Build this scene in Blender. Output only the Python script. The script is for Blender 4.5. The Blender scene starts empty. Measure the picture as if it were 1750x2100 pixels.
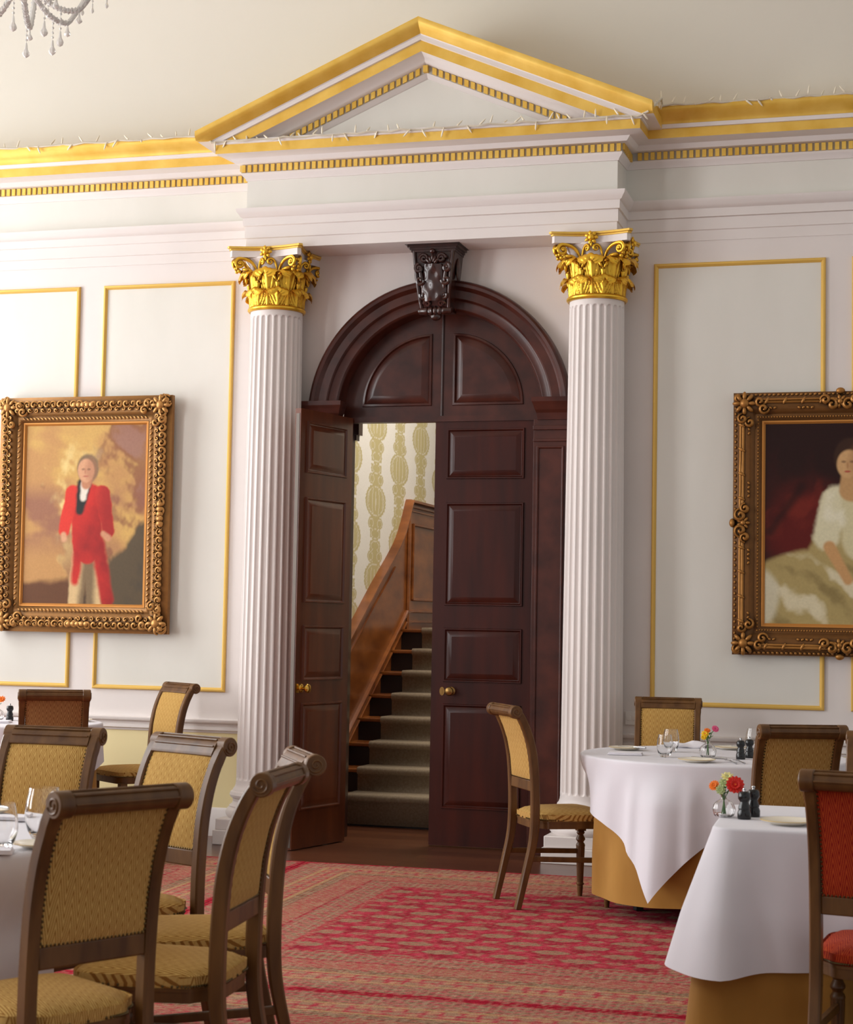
import bpy, math, random
import numpy as np
from mathutils import Vector, Matrix
random.seed(7)
PI = math.pi
col = bpy.context.scene.collection
scn = bpy.context.scene

# ------------------------------------------------------------------ helpers
def lin(c):
    return tuple((x / 12.92 if x <= .04045 else ((x + .055) / 1.055) ** 2.4) for x in c)
def rgb(r, g, b):
    return lin((r / 255, g / 255, b / 255)) + (1,)

class MB:
    def __init__(s): s.v = []; s.f = []; s.m = []; s.uv = []
    def add(s, vf, mat=0, uv=None):
        v, f = vf[0], vf[1]
        if uv is None and len(vf) > 2: uv = vf[2]
        o = len(s.v)
        s.v += [tuple(p) for p in v]
        s.uv += list(uv) if uv is not None else [(0, 0)] * len(v)
        for k in f:
            s.f.append(tuple(i + o for i in k)); s.m.append(mat)
        return s

def xf(vf, M):
    return ([tuple(M @ Vector(p)) for p in vf[0]],) + tuple(vf[1:])
def T(x, y, z): return Matrix.Translation((x, y, z))
def RZ(a): return Matrix.Rotation(a, 4, 'Z')
def RX(a): return Matrix.Rotation(a, 4, 'X')
def RY(a): return Matrix.Rotation(a, 4, 'Y')
def SC(x, y, z): return Matrix.Diagonal((x, y, z, 1))

def box(x0, x1, y0, y1, z0, z1):
    v = [(x, y, z) for z in (z0, z1) for y in (y0, y1) for x in (x0, x1)]
    return v, [(0, 2, 3, 1), (4, 5, 7, 6), (0, 1, 5, 4), (2, 6, 7, 3), (0, 4, 6, 2), (1, 3, 7, 5)]

def prism(poly, h0, h1, axis='z'):
    n = len(poly)
    def mk(a, b, h):
        return {'z': (a, b, h), 'y': (a, h, b), 'x': (h, a, b)}[axis]
    v = [mk(a, b, h0) for a, b in poly] + [mk(a, b, h1) for a, b in poly]
    f = [(i, (i + 1) % n, n + (i + 1) % n, n + i) for i in range(n)]
    f += [tuple(reversed(range(n))), tuple(range(n, 2 * n))]
    return v, f

def lathe(prof, n=24, cap=True):
    v = []; f = []
    for r, z in prof:
        for i in range(n):
            a = 2 * PI * i / n
            v.append((r * math.cos(a), r * math.sin(a), z))
    for j in range(len(prof) - 1):
        for i in range(n):
            k = (i + 1) % n
            f.append((j * n + i, j * n + k, (j + 1) * n + k, (j + 1) * n + i))
    if cap:
        f.append(tuple(reversed(range(n)))); f.append(tuple(range((len(prof) - 1) * n, len(prof) * n)))
    return v, f

def tube(pts, rad, n=8, cap=True):
    pts = [Vector(p) for p in pts]
    if not hasattr(rad, '__len__'): rad = [rad] * len(pts)
    v = []; f = []
    t0 = (pts[1] - pts[0]).normalized()
    up = Vector((0, 0, 1)) if abs(t0.z) < .9 else Vector((1, 0, 0))
    nrm = t0.cross(up).normalized()
    for i, p in enumerate(pts):
        t = (pts[min(i + 1, len(pts) - 1)] - pts[max(i - 1, 0)])
        if t.length < 1e-9: t = t0
        t = t.normalized()
        nrm = (nrm - t * nrm.dot(t))
        nrm = nrm.normalized() if nrm.length > 1e-6 else t.orthogonal().normalized()
        b = t.cross(nrm)
        for k in range(n):
            a = 2 * PI * k / n
            v.append(tuple(p + (nrm * math.cos(a) + b * math.sin(a)) * rad[i]))
    for j in range(len(pts) - 1):
        for i in range(n):
            k = (i + 1) % n
            f.append((j * n + i, j * n + k, (j + 1) * n + k, (j + 1) * n + i))
    if cap:
        f.append(tuple(reversed(range(n)))); f.append(tuple(range((len(pts) - 1) * n, len(pts) * n)))
    return v, f

def grid(fn, nu, nv, closed=False, uvf=None):
    v = []; f = []; uv = []
    for j in range(nv + 1):
        for i in range(nu if closed else nu + 1):
            u, w = i / nu, j / nv
            v.append(tuple(fn(u, w))); uv.append(uvf(u, w) if uvf else (u, w))
    c = nu if closed else nu + 1
    for j in range(nv):
        for i in range(nu):
            k = (i + 1) % c
            f.append((j * c + i, j * c + k, (j + 1) * c + k, (j + 1) * c + i))
    return v, f, uv

def ball(r=1, n=16, m=10, sx=1, sy=1, sz=1):
    prof = [(r * math.sin(PI * j / m), -r * math.cos(PI * j / m)) for j in range(m + 1)]
    prof[0] = (1e-4, -r); prof[-1] = (1e-4, r)
    return xf(lathe(prof, n), SC(sx, sy, sz))

def sweep_plan(path, prof, mats=None, closed_prof=True):
    """sweep a (outward d, z) profile along a plan polyline; outward is to the right of travel"""
    n = len(path); out = []; dz = [(p[2] if len(p) > 2 else 0) for p in path]; path = [p[:2] for p in path]
    for i, p in enumerate(path):
        p = Vector(p)
        def nr(a, b):
            t = (Vector(b) - Vector(a)).normalized(); return Vector((t.y, -t.x))
        if i == 0: m = nr(path[0], path[1])
        elif i == n - 1: m = nr(path[-2], path[-1])
        else:
            a, b = nr(path[i - 1], path[i]), nr(path[i], path[i + 1])
            m = (a + b); m = m / max(.2, m.dot(a))
        out.append((p, m))
    v = []; k = len(prof)
    for (p, m), e in zip(out, dz):
        for d, z in prof: v.append((p.x + m.x * d, p.y + m.y * d, z + e))
    f = []; fm = []
    for i in range(n - 1):
        for j in range(k if closed_prof else k - 1):
            q = (j + 1) % k
            f.append((i * k + j, (i + 1) * k + j, (i + 1) * k + q, i * k + q)); fm.append(mats[j] if mats else 0)
    if closed_prof:
        f.append(tuple(range(k))); fm.append(mats[0] if mats else 0)
        f.append(tuple(reversed(range((n - 1) * k, n * k)))); fm.append(mats[0] if mats else 0)
    return v, f, fm

def addm(mb, vff):
    v, f, fm = vff; o = len(mb.v)
    mb.v += v; mb.uv += [(0, 0)] * len(v)
    for k, m in zip(f, fm): mb.f.append(tuple(i + o for i in k)); mb.m.append(m)
    return mb

def frame_loop(x0, x1, z0, z1, prof, y=0):
    """rectangular picture-frame moulding in the xz plane facing -y; prof = (inset from outer edge, height toward -y)"""
    v = []; k = len(prof)
    for sx, sz in ((0, 0), (1, 0), (1, 1), (0, 1)):
        for d, h in prof:
            v.append((x0 + d if sx == 0 else x1 - d, y - h, z0 + d if sz == 0 else z1 - d))
    f = []
    for c in range(4):
        e = (c + 1) % 4
        for j in range(k):
            q = (j + 1) % k
            f.append((c * k + j, e * k + j, e * k + q, c * k + q))
    return v, f

def obj(name, mb, mats, parent=None, loc=None, rot=None, sharp=35, bevel=0, sub=0, kind=None, label=None, cat=None, group=None, flat=False, fixn=True):
    me = bpy.data.meshes.new(name)
    me.from_pydata(mb.v, [], mb.f)
    if not isinstance(mats, (list, tuple)): mats = [mats]
    for m in mats: me.materials.append(m)
    me.polygons.foreach_set('material_index', mb.m)
    uvl = me.uv_layers.new(name='UVMap')
    li = np.zeros(len(me.loops), dtype=np.int32); me.loops.foreach_get('vertex_index', li)
    uvl.data.foreach_set('uv', np.array(mb.uv, dtype=np.float32)[li].ravel())
    me.update()
    if fixn:
        import bmesh
        bm = bmesh.new(); bm.from_mesh(me); bmesh.ops.recalc_face_normals(bm, faces=bm.faces); bm.to_mesh(me); bm.free()
    if not flat:
        me.polygons.foreach_set('use_smooth', [True] * len(me.polygons))
        me.set_sharp_from_angle(angle=math.radians(sharp))
    o = bpy.data.objects.new(name, me); col.objects.link(o)
    if parent: o.parent = parent
    if loc: o.location = loc
    if rot: o.rotation_euler = rot
    if bevel:
        b = o.modifiers.new('Bevel', 'BEVEL'); b.width = bevel; b.segments = 2; b.limit_method = 'ANGLE'; b.angle_limit = math.radians(40)
    if sub:
        s = o.modifiers.new('Sub', 'SUBSURF'); s.levels = sub; s.render_levels = sub
    tag(o, label, cat, group, kind)
    return o

def tag(o, label=None, cat=None, group=None, kind=None):
    if label: o['label'] = label
    if cat: o['category'] = cat
    if group: o['group'] = group
    if kind: o['kind'] = kind
    return o

def thing(name, label, cat, loc=(0, 0, 0), rz=0, group=None):
    o = bpy.data.objects.new(name, None); col.objects.link(o)
    o.empty_display_size = .1; o.location = loc; o.rotation_euler = (0, 0, rz)
    return tag(o, label, cat, group)

def dup(root, loc=None, rz=None, label=None, group=None):
    r = root.copy(); col.objects.link(r)
    if loc: r.location = loc
    if rz is not None: r.rotation_euler = (0, 0, rz)
    if label: r['label'] = label
    if group: r['group'] = group
    for ch in list(root.children):
        c = ch.copy(); col.objects.link(c); c.parent = r
        for g in list(ch.children):
            d = g.copy(); col.objects.link(d); d.parent = c
    return r

def vcol(o, cols):
    a = o.data.color_attributes.new(name='Col', type='FLOAT_COLOR', domain='POINT')
    a.data.foreach_set('color', np.asarray(cols, dtype=np.float32).ravel())

# ------------------------------------------------------------------ materials
def mat(name, base=(.5, .5, .5, 1), rough=.5, metal=0, spec=.5, coat=0, trans=0, ior=1.45, noise=None, bump=None, sheen=0):
    m = bpy.data.materials.new(name); m.use_nodes = True
    nt = m.node_tree; b = nt.nodes['Principled BSDF']
    b.inputs['Base Color'].default_value = base
    b.inputs['Roughness'].default_value = rough; b.inputs['Metallic'].default_value = metal
    b.inputs['Specular IOR Level'].default_value = spec; b.inputs['Coat Weight'].default_value = coat
    b.inputs['Coat Roughness'].default_value = .12
    b.inputs['Transmission Weight'].default_value = trans; b.inputs['IOR'].default_value = ior
    if sheen: b.inputs['Sheen Weight'].default_value = sheen
    tc = nt.nodes.new('ShaderNodeTexCoord')
    if noise:   # (scale vec, detail, dark colour, light colour)
        mp = nt.nodes.new('ShaderNodeMapping'); mp.inputs['Scale'].default_value = noise[0]
        nt.links.new(tc.outputs['Object'], mp.inputs['Vector'])
        nz = nt.nodes.new('ShaderNodeTexNoise'); nz.inputs['Scale'].default_value = 1; nz.inputs['Detail'].default_value = noise[1]
        nt.links.new(mp.outputs[0], nz.inputs['Vector'])
        cr = nt.nodes.new('ShaderNodeValToRGB')
        cr.color_ramp.elements[0].color = noise[2]; cr.color_ramp.elements[1].color = noise[3]
        cr.color_ramp.elements[0].position = .3; cr.color_ramp.elements[1].position = .7
        nt.links.new(nz.outputs['Fac'], cr.inputs['Fac']); nt.links.new(cr.outputs['Color'], b.inputs['Base Color'])
    if bump:    # (scale, strength, distance)
        nz2 = nt.nodes.new('ShaderNodeTexNoise'); nz2.inputs['Scale'].default_value = bump[0]; nz2.inputs['Detail'].default_value = 4
        nt.links.new(tc.outputs['Object'], nz2.inputs['Vector'])
        bp = nt.nodes.new('ShaderNodeBump'); bp.inputs['Strength'].default_value = bump[1]; bp.inputs['Distance'].default_value = bump[2]
        nt.links.new(nz2.outputs['Fac'], bp.inputs['Height']); nt.links.new(bp.outputs[0], b.inputs['Normal'])
    return m

def mathn(nt, op, a, b=None, c=None):
    n = nt.nodes.new('ShaderNodeMath'); n.operation = op
    for i, x in enumerate((a, b, c)):
        if x is None: continue
        if isinstance(x, (int, float)): n.inputs[i].default_value = x
        else: nt.links.new(x, n.inputs[i])
    return n.outputs[0]

def mixc(nt, fac, a, b):
    n = nt.nodes.new('ShaderNodeMix'); n.data_type = 'RGBA'
    if isinstance(fac, (int, float)): n.inputs[0].default_value = fac
    else: nt.links.new(fac, n.inputs[0])
    for s, x in ((6, a), (7, b)):
        if isinstance(x, tuple): n.inputs[s].default_value = x
        else: nt.links.new(x, n.inputs[s])
    return n.outputs[2]

def chevron(name, c1, c2, c3):
    m = mat(name, c1, .9, spec=.12, sheen=.03); nt = m.node_tree; b = nt.nodes['Principled BSDF']
    tc = nt.nodes.new('ShaderNodeTexCoord'); sp = nt.nodes.new('ShaderNodeSeparateXYZ'); nt.links.new(tc.outputs['UV'], sp.inputs[0])
    u, v = sp.outputs[0], sp.outputs[1]
    zig = mathn(nt, 'MULTIPLY', mathn(nt, 'PINGPONG', u, .0215), 5.2)
    t = mathn(nt, 'FRACT', mathn(nt, 'MULTIPLY', mathn(nt, 'ADD', v, zig), 1 / .036))
    dark = mathn(nt, 'LESS_THAN', t, .42)
    # woven dots: rows of pale stitches
    dot = mathn(nt, 'GREATER_THAN', mathn(nt, 'MULTIPLY', mathn(nt, 'SINE', mathn(nt, 'MULTIPLY', v, 1250)), mathn(nt, 'SINE', mathn(nt, 'MULTIPLY', u, 1170))), .12)
    basec = mixc(nt, dot, c1, c3)
    cc = mixc(nt, dark, basec, c2)
    nt.links.new(cc, b.inputs['Base Color'])
    bp = nt.nodes.new('ShaderNodeBump'); bp.inputs['Strength'].default_value = .25; bp.inputs['Distance'].default_value = .002
    nt.links.new(dot, bp.inputs['Height']); nt.links.new(bp.outputs[0], b.inputs['Normal'])
    return m

def vcmat(name, rough, noise_scale=400, lo=.75, hi=1.12, spec=.3, bumps=.3, coat=0, big=None):
    m = mat(name, (.5, .5, .5, 1), rough, spec=spec, coat=coat); nt = m.node_tree; b = nt.nodes['Principled BSDF']
    at = nt.nodes.new('ShaderNodeAttribute'); at.attribute_name = 'Col'
    tc = nt.nodes.new('ShaderNodeTexCoord')
    nz = nt.nodes.new('ShaderNodeTexNoise'); nz.inputs['Scale'].default_value = noise_scale; nz.inputs['Detail'].default_value = 3
    nt.links.new(tc.outputs['Object'], nz.inputs['Vector'])
    mr = nt.nodes.new('ShaderNodeMapRange'); mr.inputs[1].default_value = .3; mr.inputs[2].default_value = .7; mr.inputs[3].default_value = lo; mr.inputs[4].default_value = hi
    nt.links.new(nz.outputs['Fac'], mr.inputs[0])
    mul = nt.nodes.new('ShaderNodeVectorMath'); mul.operation = 'SCALE'
    nt.links.new(at.outputs['Color'], mul.inputs[0]); nt.links.new(mr.outputs[0], mul.inputs['Scale'])
    nt.links.new(mul.outputs[0], b.inputs['Base Color'])
    if bumps:
        bp = nt.nodes.new('ShaderNodeBump'); bp.inputs['Strength'].default_value = bumps; bp.inputs['Distance'].default_value = .003
        nt.links.new(nz.outputs['Fac'], bp.inputs['Height']); nt.links.new(bp.outputs[0], b.inputs['Normal'])
    return m

def occluded_gold(name, hi, lo, metal=.75, rough=.38, dist=.03):
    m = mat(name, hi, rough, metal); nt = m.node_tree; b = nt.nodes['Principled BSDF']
    ao = nt.nodes.new('ShaderNodeAmbientOcclusion'); ao.inputs['Distance'].default_value = dist; ao.samples = 6  # ambient occlusion painted into the base colour darkens the recesses
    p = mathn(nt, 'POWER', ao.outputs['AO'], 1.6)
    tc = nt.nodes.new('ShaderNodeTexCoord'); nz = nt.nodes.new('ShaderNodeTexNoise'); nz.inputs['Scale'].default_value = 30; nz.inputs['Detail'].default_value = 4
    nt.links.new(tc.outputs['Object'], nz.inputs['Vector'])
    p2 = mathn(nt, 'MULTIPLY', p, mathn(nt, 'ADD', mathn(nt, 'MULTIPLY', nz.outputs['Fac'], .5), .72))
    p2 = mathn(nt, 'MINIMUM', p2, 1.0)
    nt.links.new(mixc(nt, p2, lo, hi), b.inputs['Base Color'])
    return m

M_white = mat('painted_plaster_pinkish', rgb(226, 218, 214), .6, noise=((1.3, 1.3, 1.3), 3, rgb(223, 215, 211), rgb(229, 221, 217)))
M_field = mat('painted_plaster_field', rgb(222, 219, 211), .65, noise=((2, 2, .7), 4, rgb(218, 215, 206), rgb(226, 223, 215)))
M_upper = mat('painted_plaster_upper', rgb(222, 217, 205), .7)
M_cream = mat('dado_cream_paint', rgb(238, 222, 170), .6)
M_grey = mat('dentil_ground_grey', rgb(176, 173, 166), .7)
M_gold = mat('gilded_paint', rgb(230, 188, 84), .42, .3, noise=((6, 6, 6), 4, rgb(220, 174, 68), rgb(238, 198, 98)))
M_goldbead = mat('gold_bead', rgb(226, 184, 92), .5, .2)
M_caphi = occluded_gold('gold_leaf', rgb(246, 194, 62), rgb(130, 78, 10), .7, .3, .03)
M_frameL = occluded_gold('antique_gold', rgb(202, 148, 84), rgb(50, 30, 12), .5, .42, .035)
M_frameLb = occluded_gold('antique_gold_ground', rgb(150, 104, 52), rgb(40, 24, 10), .45, .45, .04)
M_frameRb = occluded_gold('antique_gold_dark_ground', rgb(120, 78, 34), rgb(32, 18, 8), .45, .45, .04)
M_frameR = occluded_gold('antique_gold_dark', rgb(176, 122, 60), rgb(44, 26, 10), .55, .42, .035)
M_slip = mat('gilt_slip', rgb(196, 132, 62), .45, .4)
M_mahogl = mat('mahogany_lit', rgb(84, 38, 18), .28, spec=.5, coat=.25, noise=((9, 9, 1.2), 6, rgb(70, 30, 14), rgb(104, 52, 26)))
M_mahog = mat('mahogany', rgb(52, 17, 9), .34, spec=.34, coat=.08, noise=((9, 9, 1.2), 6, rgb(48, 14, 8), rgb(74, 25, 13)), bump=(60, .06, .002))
M_mahogd = mat('mahogany_dark', rgb(46, 18, 14), .28, spec=.6, coat=.4, noise=((14, 14, 3), 5, rgb(36, 14, 11), rgb(62, 28, 20)))
M_mahogarch = mat('mahogany_arch', rgb(64, 28, 20), .32, spec=.42, coat=.14, noise=((7, 7, 7), 6, rgb(54, 21, 14), rgb(82, 38, 27)), bump=(60, .06, .002))
M_stairwood = mat('stair_oak_brown', rgb(122, 66, 26), .28, spec=.5, coat=.3, noise=((3, 3, 8), 6, rgb(98, 48, 16), rgb(146, 84, 36)))
M_dark = mat('dark_riser', rgb(30, 16, 12), .4)
M_runner = mat('stair_runner_wool', rgb(158, 142, 120), .95, spec=.1, noise=((60, 60, 60), 3, rgb(148, 132, 110), rgb(168, 152, 130)), bump=(300, .4, .004))
M_chair = mat('chair_walnut', rgb(92, 60, 28), .4, spec=.4, coat=.06, noise=((20, 20, 4), 5, rgb(78, 48, 20), rgb(110, 74, 36)))
M_nail = mat('nailheads', rgb(92, 76, 48), .35, .9)
M_tan = chevron('tan_chevron', rgb(190, 151, 82), rgb(144, 99, 45), rgb(210, 178, 112))
M_red = chevron('red_chevron', rgb(160, 52, 24), rgb(128, 20, 20), rgb(186, 84, 36))
M_tanshade = chevron('tan_chevron_shaded', rgb(164, 124, 76), rgb(108, 66, 38), rgb(172, 134, 86))  # tan fabric with shade put into the colour, for a chair back
M_cloth = mat('white_linen', rgb(220, 217, 223), .8, spec=.2, noise=((3, 3, 3), 2, rgb(217, 214, 220), rgb(223, 220, 226)), sheen=.1)
M_gcloth = mat('gold_linen', rgb(168, 122, 56), .75, spec=.2, sheen=.1, noise=((5, 5, 2), 3, rgb(158, 112, 48), rgb(176, 130, 62)))
M_black = mat('black_gloss', rgb(22, 22, 24), .22, spec=.6)
M_blackm = mat('black_iron', rgb(20, 20, 22), .5)
M_steel = mat('steel', rgb(190, 190, 192), .22, 1)
M_brass = mat('brass', rgb(214, 170, 80), .22, 1)
M_brassd = mat('brass_dull', rgb(150, 118, 70), .35, 1)
M_china = mat('cream_china', rgb(240, 232, 214), .25, spec=.5)
M_rim = mat('gilt_rim', rgb(206, 178, 120), .4, .3)
M_glass = mat('clear_glass', (1, 1, 1, 1), .0, trans=1, ior=1.45)
M_crystal = mat('crystal', (1, .98, .95, 1), .08, trans=.4, ior=1.3, spec=.8)
M_water = mat('water', (.98, 1, .99, 1), 0, trans=1, ior=1.33)
M_napkin = mat('napkin_linen', rgb(236, 232, 238), .8, spec=.2)
M_bulb = mat('bulb_cream', rgb(236, 226, 204), .35)
M_cable = mat('white_cable', rgb(206, 196, 178), .5)
M_plate = mat('switch_plastic', rgb(232, 226, 220), .4)
M_green = mat('leaf_green', rgb(70, 120, 50), .5)
M_pale = mat('petal_cream', rgb(232, 222, 150), .6)
M_lime = mat('petal_lime', rgb(176, 190, 130), .6)
M_yel = mat('petal_yellow', rgb(240, 196, 30), .6)
M_ora = mat('petal_orange', rgb(236, 120, 24), .6)
M_pink = mat('petal_pink', rgb(226, 96, 140), .6)
M_redp = mat('petal_red', rgb(210, 30, 16), .55)
M_rug = vcmat('wool_rug', .95, 160, .62, 1.3, spec=.05, bumps=.5)
M_wallp = vcmat('damask_wallpaper', .6, 60, .97, 1.03, bumps=0)
M_oil = vcmat('oil_paint', .5, 60, .95, 1.04, spec=.25, bumps=.05)

# wood plank floor
M_floor = mat('floor_planks', rgb(92, 50, 30), .3, spec=.5, coat=.2); _nt = M_floor.node_tree; _b = _nt.nodes['Principled BSDF']
_tc = _nt.nodes.new('ShaderNodeTexCoord'); _br = _nt.nodes.new('ShaderNodeTexBrick')
_br.inputs['Scale'].default_value = 1; _br.inputs['Brick Width'].default_value = 2.2; _br.inputs['Row Height'].default_value = .18
_br.inputs['Mortar Size'].default_value = .003; _br.inputs['Color1'].default_value = rgb(124, 74, 46); _br.inputs['Color2'].default_value = rgb(92, 50, 30); _br.inputs['Mortar'].default_value = rgb(30, 16, 10)
_nt.links.new(_tc.outputs['Object'], _br.inputs['Vector'])
_nz = _nt.nodes.new('ShaderNodeTexNoise'); _mp = _nt.nodes.new('ShaderNodeMapping'); _mp.inputs['Scale'].default_value = (2, 18, 1)
_nt.links.new(_tc.outputs['Object'], _mp.inputs[0]); _nt.links.new(_mp.outputs[0], _nz.inputs['Vector']); _nz.inputs['Detail'].default_value = 5; _nz.inputs['Scale'].default_value = 1
_nt.links.new(mixc(_nt, mathn(_nt, 'MULTIPLY', _nz.outputs['Fac'], .6), _br.outputs['Color'], rgb(70, 36, 22)), _b.inputs['Base Color'])

# ------------------------------------------------------------------ room shell
CX = -.022          # centre line of the doorway
# back wall with an arched opening
def wall_back():
    mb = MB()
    hw, zc, rr = .80, 2.985, .80
    def face(y):
        arc = [(CX + rr * math.cos(a), zc + rr * math.sin(a)) for a in [PI * i / 24 for i in range(25)]]
        right = [(CX + hw, 0), (7.5, 0), (7.5, 5.35), (CX, 5.35)] + [arc[i] for i in range(12, -1, -1)]
        left = [(-5.2, 0), (CX - hw, 0)] + [arc[i] for i in range(24, 11, -1)] + [(CX, 5.35), (-5.2, 5.35)]
        for poly in (right, left):
            mb.add(([(a, y, b) for a, b in poly], [tuple(range(len(poly)))]))
    face(0); face(.35)
    arc = [(CX + hw, 0)] + [(CX + rr * math.cos(PI * i / 24), zc + rr * math.sin(PI * i / 24)) for i in range(25)] + [(CX - hw, 0)]
    v = [(a, y, b) for a, b in arc for y in (0, .35)]
    mb.add((v, [(2 * i, 2 * i + 2, 2 * i + 3, 2 * i + 1) for i in range(len(arc) - 1)]))
    return mb
obj('wall_back', wall_back(), M_white, kind='structure', fixn=False, flat=True)
# upper wall curving forward into a cove
def cove(u, w):
    x = -5.2 + 12.7 * u
    if w < .15: return (x, -.003, 4.97 + .63 * w / .15)
    a = (w - .15) / .85 * PI / 2
    return (x, -.003 - 1.9 * (1 - math.cos(a)), 5.6 + 1.9 * math.sin(a))
obj('wall_cove', MB().add(grid(cove, 6, 30)), M_upper, kind='structure', fixn=False)
obj('ceiling', MB().add(box(-5.2, 7.5, -16, -1.9, 7.5, 7.6)), M_upper, kind='structure')
obj('floor', MB().add(box(-5.2, 7.5, -16, 7, -.1, 0)), M_floor, kind='structure')
# left wall with three tall window openings
WIN = [(-2.6, -.9), (-6.4, -4.7), (-10.2, -8.5)]
WZ0, WZ1 = .9, 5.9
mb = MB(); ys = [-16] + [y for w in WIN[::-1] for y in w] + [.35]
for i in range(0, len(ys), 2): mb.add(box(-5.5, -5.2, ys[i], ys[i + 1], 0, 7.6))
for a, b in WIN:
    mb.add(box(-5.5, -5.2, a, b, 0, WZ0)); mb.add(box(-5.5, -5.2, a, b, WZ1, 7.6))
obj('wall_left', mb, M_white, kind='structure')
for i, (a, b) in enumerate(WIN):
    mb = MB()
    for z in (WZ0 + .03, (WZ0 + WZ1) / 2, WZ1 - .03): mb.add(box(-5.46, -5.40, a, b, z - .03, z + .03))
    for y in (a + .03, (a + b) / 2, b - .03): mb.add(box(-5.46, -5.40, y - .03, y + .03, WZ0, WZ1))
    obj('window_%d' % (i + 1), mb, M_white, kind='structure')

# wall fields and gilt panel mouldings
trim_no = [0]
def trim(mb, m, **k):
    trim_no[0] += 1
    return obj('trim_%d' % trim_no[0], mb, m, kind='structure', **k)
ZB, ZT = 1.02, 3.997
bead = [(0, 0), (0, .012), (.006, .02), (.016, .022), (.026, .014), (.032, .0)]
for x0, x1 in ((-3.95, -2.82), (-2.626, -1.58), (1.475, 2.611), (2.78, 3.9), (4.05, 5.2)):
    o = trim(MB().add(frame_loop(x0, x1, ZB, ZT, bead)), M_goldbead)
    obj('panel_field', MB().add(([(x0 + .03, -.004, ZB + .03), (x1 - .03, -.004, ZB + .03), (x1 - .03, -.004, ZT - .03), (x0 + .03, -.004, ZT - .03)], [(0, 1, 2, 3)])), M_field, parent=o)
# dado rail, cream dado, skirting (both sides of the door)
for x0, x1 in ((-5.2, -1.0), (1.0, 7.5)):
    trim(addm(MB(), sweep_plan([(x0, 0), (x1, 0)], [(0, .728), (.012, .728), (.016, .742), (.03, .748), (.03, .765), (.018, .772), (.02, .79), (.045, .8), (.05, .81), (.05, .822), (0, .83)])), M_white)
    trim(MB().add(box(x0, x1, -.006, 0, .2, .73)), M_cream)
for s, x0, x1 in (('left', -5.2, -1.42), ('right', 1.4, 7.5)):
    obj('baseboard_' + s, addm(MB(), sweep_plan([(x0, 0), (x1, 0)], [(0, 0), (.03, 0), (.03, .15), (.02, .165), (.02, .18), (.008, .2), (0, .2)])), M_white, kind='structure')

# ------------------------------------------------------------------ entablature
FL, FR, P = -1.352, 1.274, .36
PATH = [(-5.2, 0), (FL, 0), (FL, -P), (FR, -P), (FR, 0), (7.5, 0)]
W_, C_ = .013, -.013     # the old cornice has settled a little over the columns
PATHC = [(-5.2, 0, W_), (FL, 0, W_), (FL, -P, C_), (FR, -P, C_), (FR, 0, W_), (7.5, 0, W_)]
# architrave
prof = [(.005, 4.146), (.005, 4.215), (.013, 4.22), (.013, 4.30), (.024, 4.305), (.026, 4.36), (.04, 4.367), (.05, 4.385), (.062, 4.40), (.066, 4.423), (.0, 4.433)]
mb = MB()
# soffit body of the projecting centre
mb.add(box(FL + .002, FR - .002, -P + .002, -.001, 4.15, 4.85))
trim(addm(mb, sweep_plan(PATH, prof + [(-.05, 4.433), (-.05, 4.146)], [0] * 13)), M_white)
# frieze
trim(addm(MB(), sweep_plan(PATH, [(.005, 4.425), (.005, 4.68), (-.05, 4.68), (-.05, 4.425)])), M_field)
# cornice: bed mould, dentil ground, ovolo, gilt corona, white fillet
cp = [(0, 4.64), (.012, 4.642), (.016, 4.655), (.034, 4.674), (.04, 4.684),
      (.04, 4.692), (.04, 4.746), (.075, 4.752), (.085, 4.762), (.10, 4.782), (.165, 4.80), (.18, 4.80), (.18, 4.862), (.19, 4.864), (.195, 4.89), (0, 4.895)]
cm = [0, 0, 0, 0, 0, 1, 0, 0, 0, 0, 0, 2, 0, 0, 0, 0]
trim(addm(MB(), sweep_plan(PATHC, cp, cm)), [M_white, M_grey, M_gold])
# gilt cyma on the two wings
gp = [(.195, 4.891), (.198, 4.905), (.205, 4.915), (.222, 4.93), (.242, 4.95), (.252, 4.968), (.256, 4.978), (.256, 4.996), (0, 5.0), (0, 4.891)]
for path in ([(-5.2, 0, W_), (FL, 0, W_), (FL, -P, C_)], [(FR, -P, C_), (FR, 0, W_), (7.5, 0, W_)]):
    trim(addm(MB(), sweep_plan(path, gp)), M_gold)
# dentils
def dentils(x0, x1, y, z0, z1, slope=0):
    mb = MB(); n = int(round((x1 - x0) / .0437))
    for i in range(n):
        x = x0 + (i + .2) * (x1 - x0) / n; w = .027
        b = box(x, x + w, y - .014, y + .01, z0, z1)
        if slope:
            b = ([(p[0], p[1], p[2] + slope * (p[0] - x0)) for p in b[0]], b[1])
        mb.add(b)
    return mb
for x0, x1, y in ((-5.2, FL - .04, -.04), (FL - .04, FR + .04, -P - .04), (FR + .08, 7.5, -.04)):
    trim(dentils(x0, x1, y, 4.694 + (C_ if y < -.1 else W_), 4.744 + (C_ if y < -.1 else W_)), M_gold)
mb = MB()
for i in range(8):
    y = -P - .03 + i * .0437
    mb.add(box(FR + .03, FR + .054, y, y + .027, 4.694, 4.744)); mb.add(box(FL - .054, FL - .03, y, y + .027, 4.694, 4.744))
trim(mb, M_gold)
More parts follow.
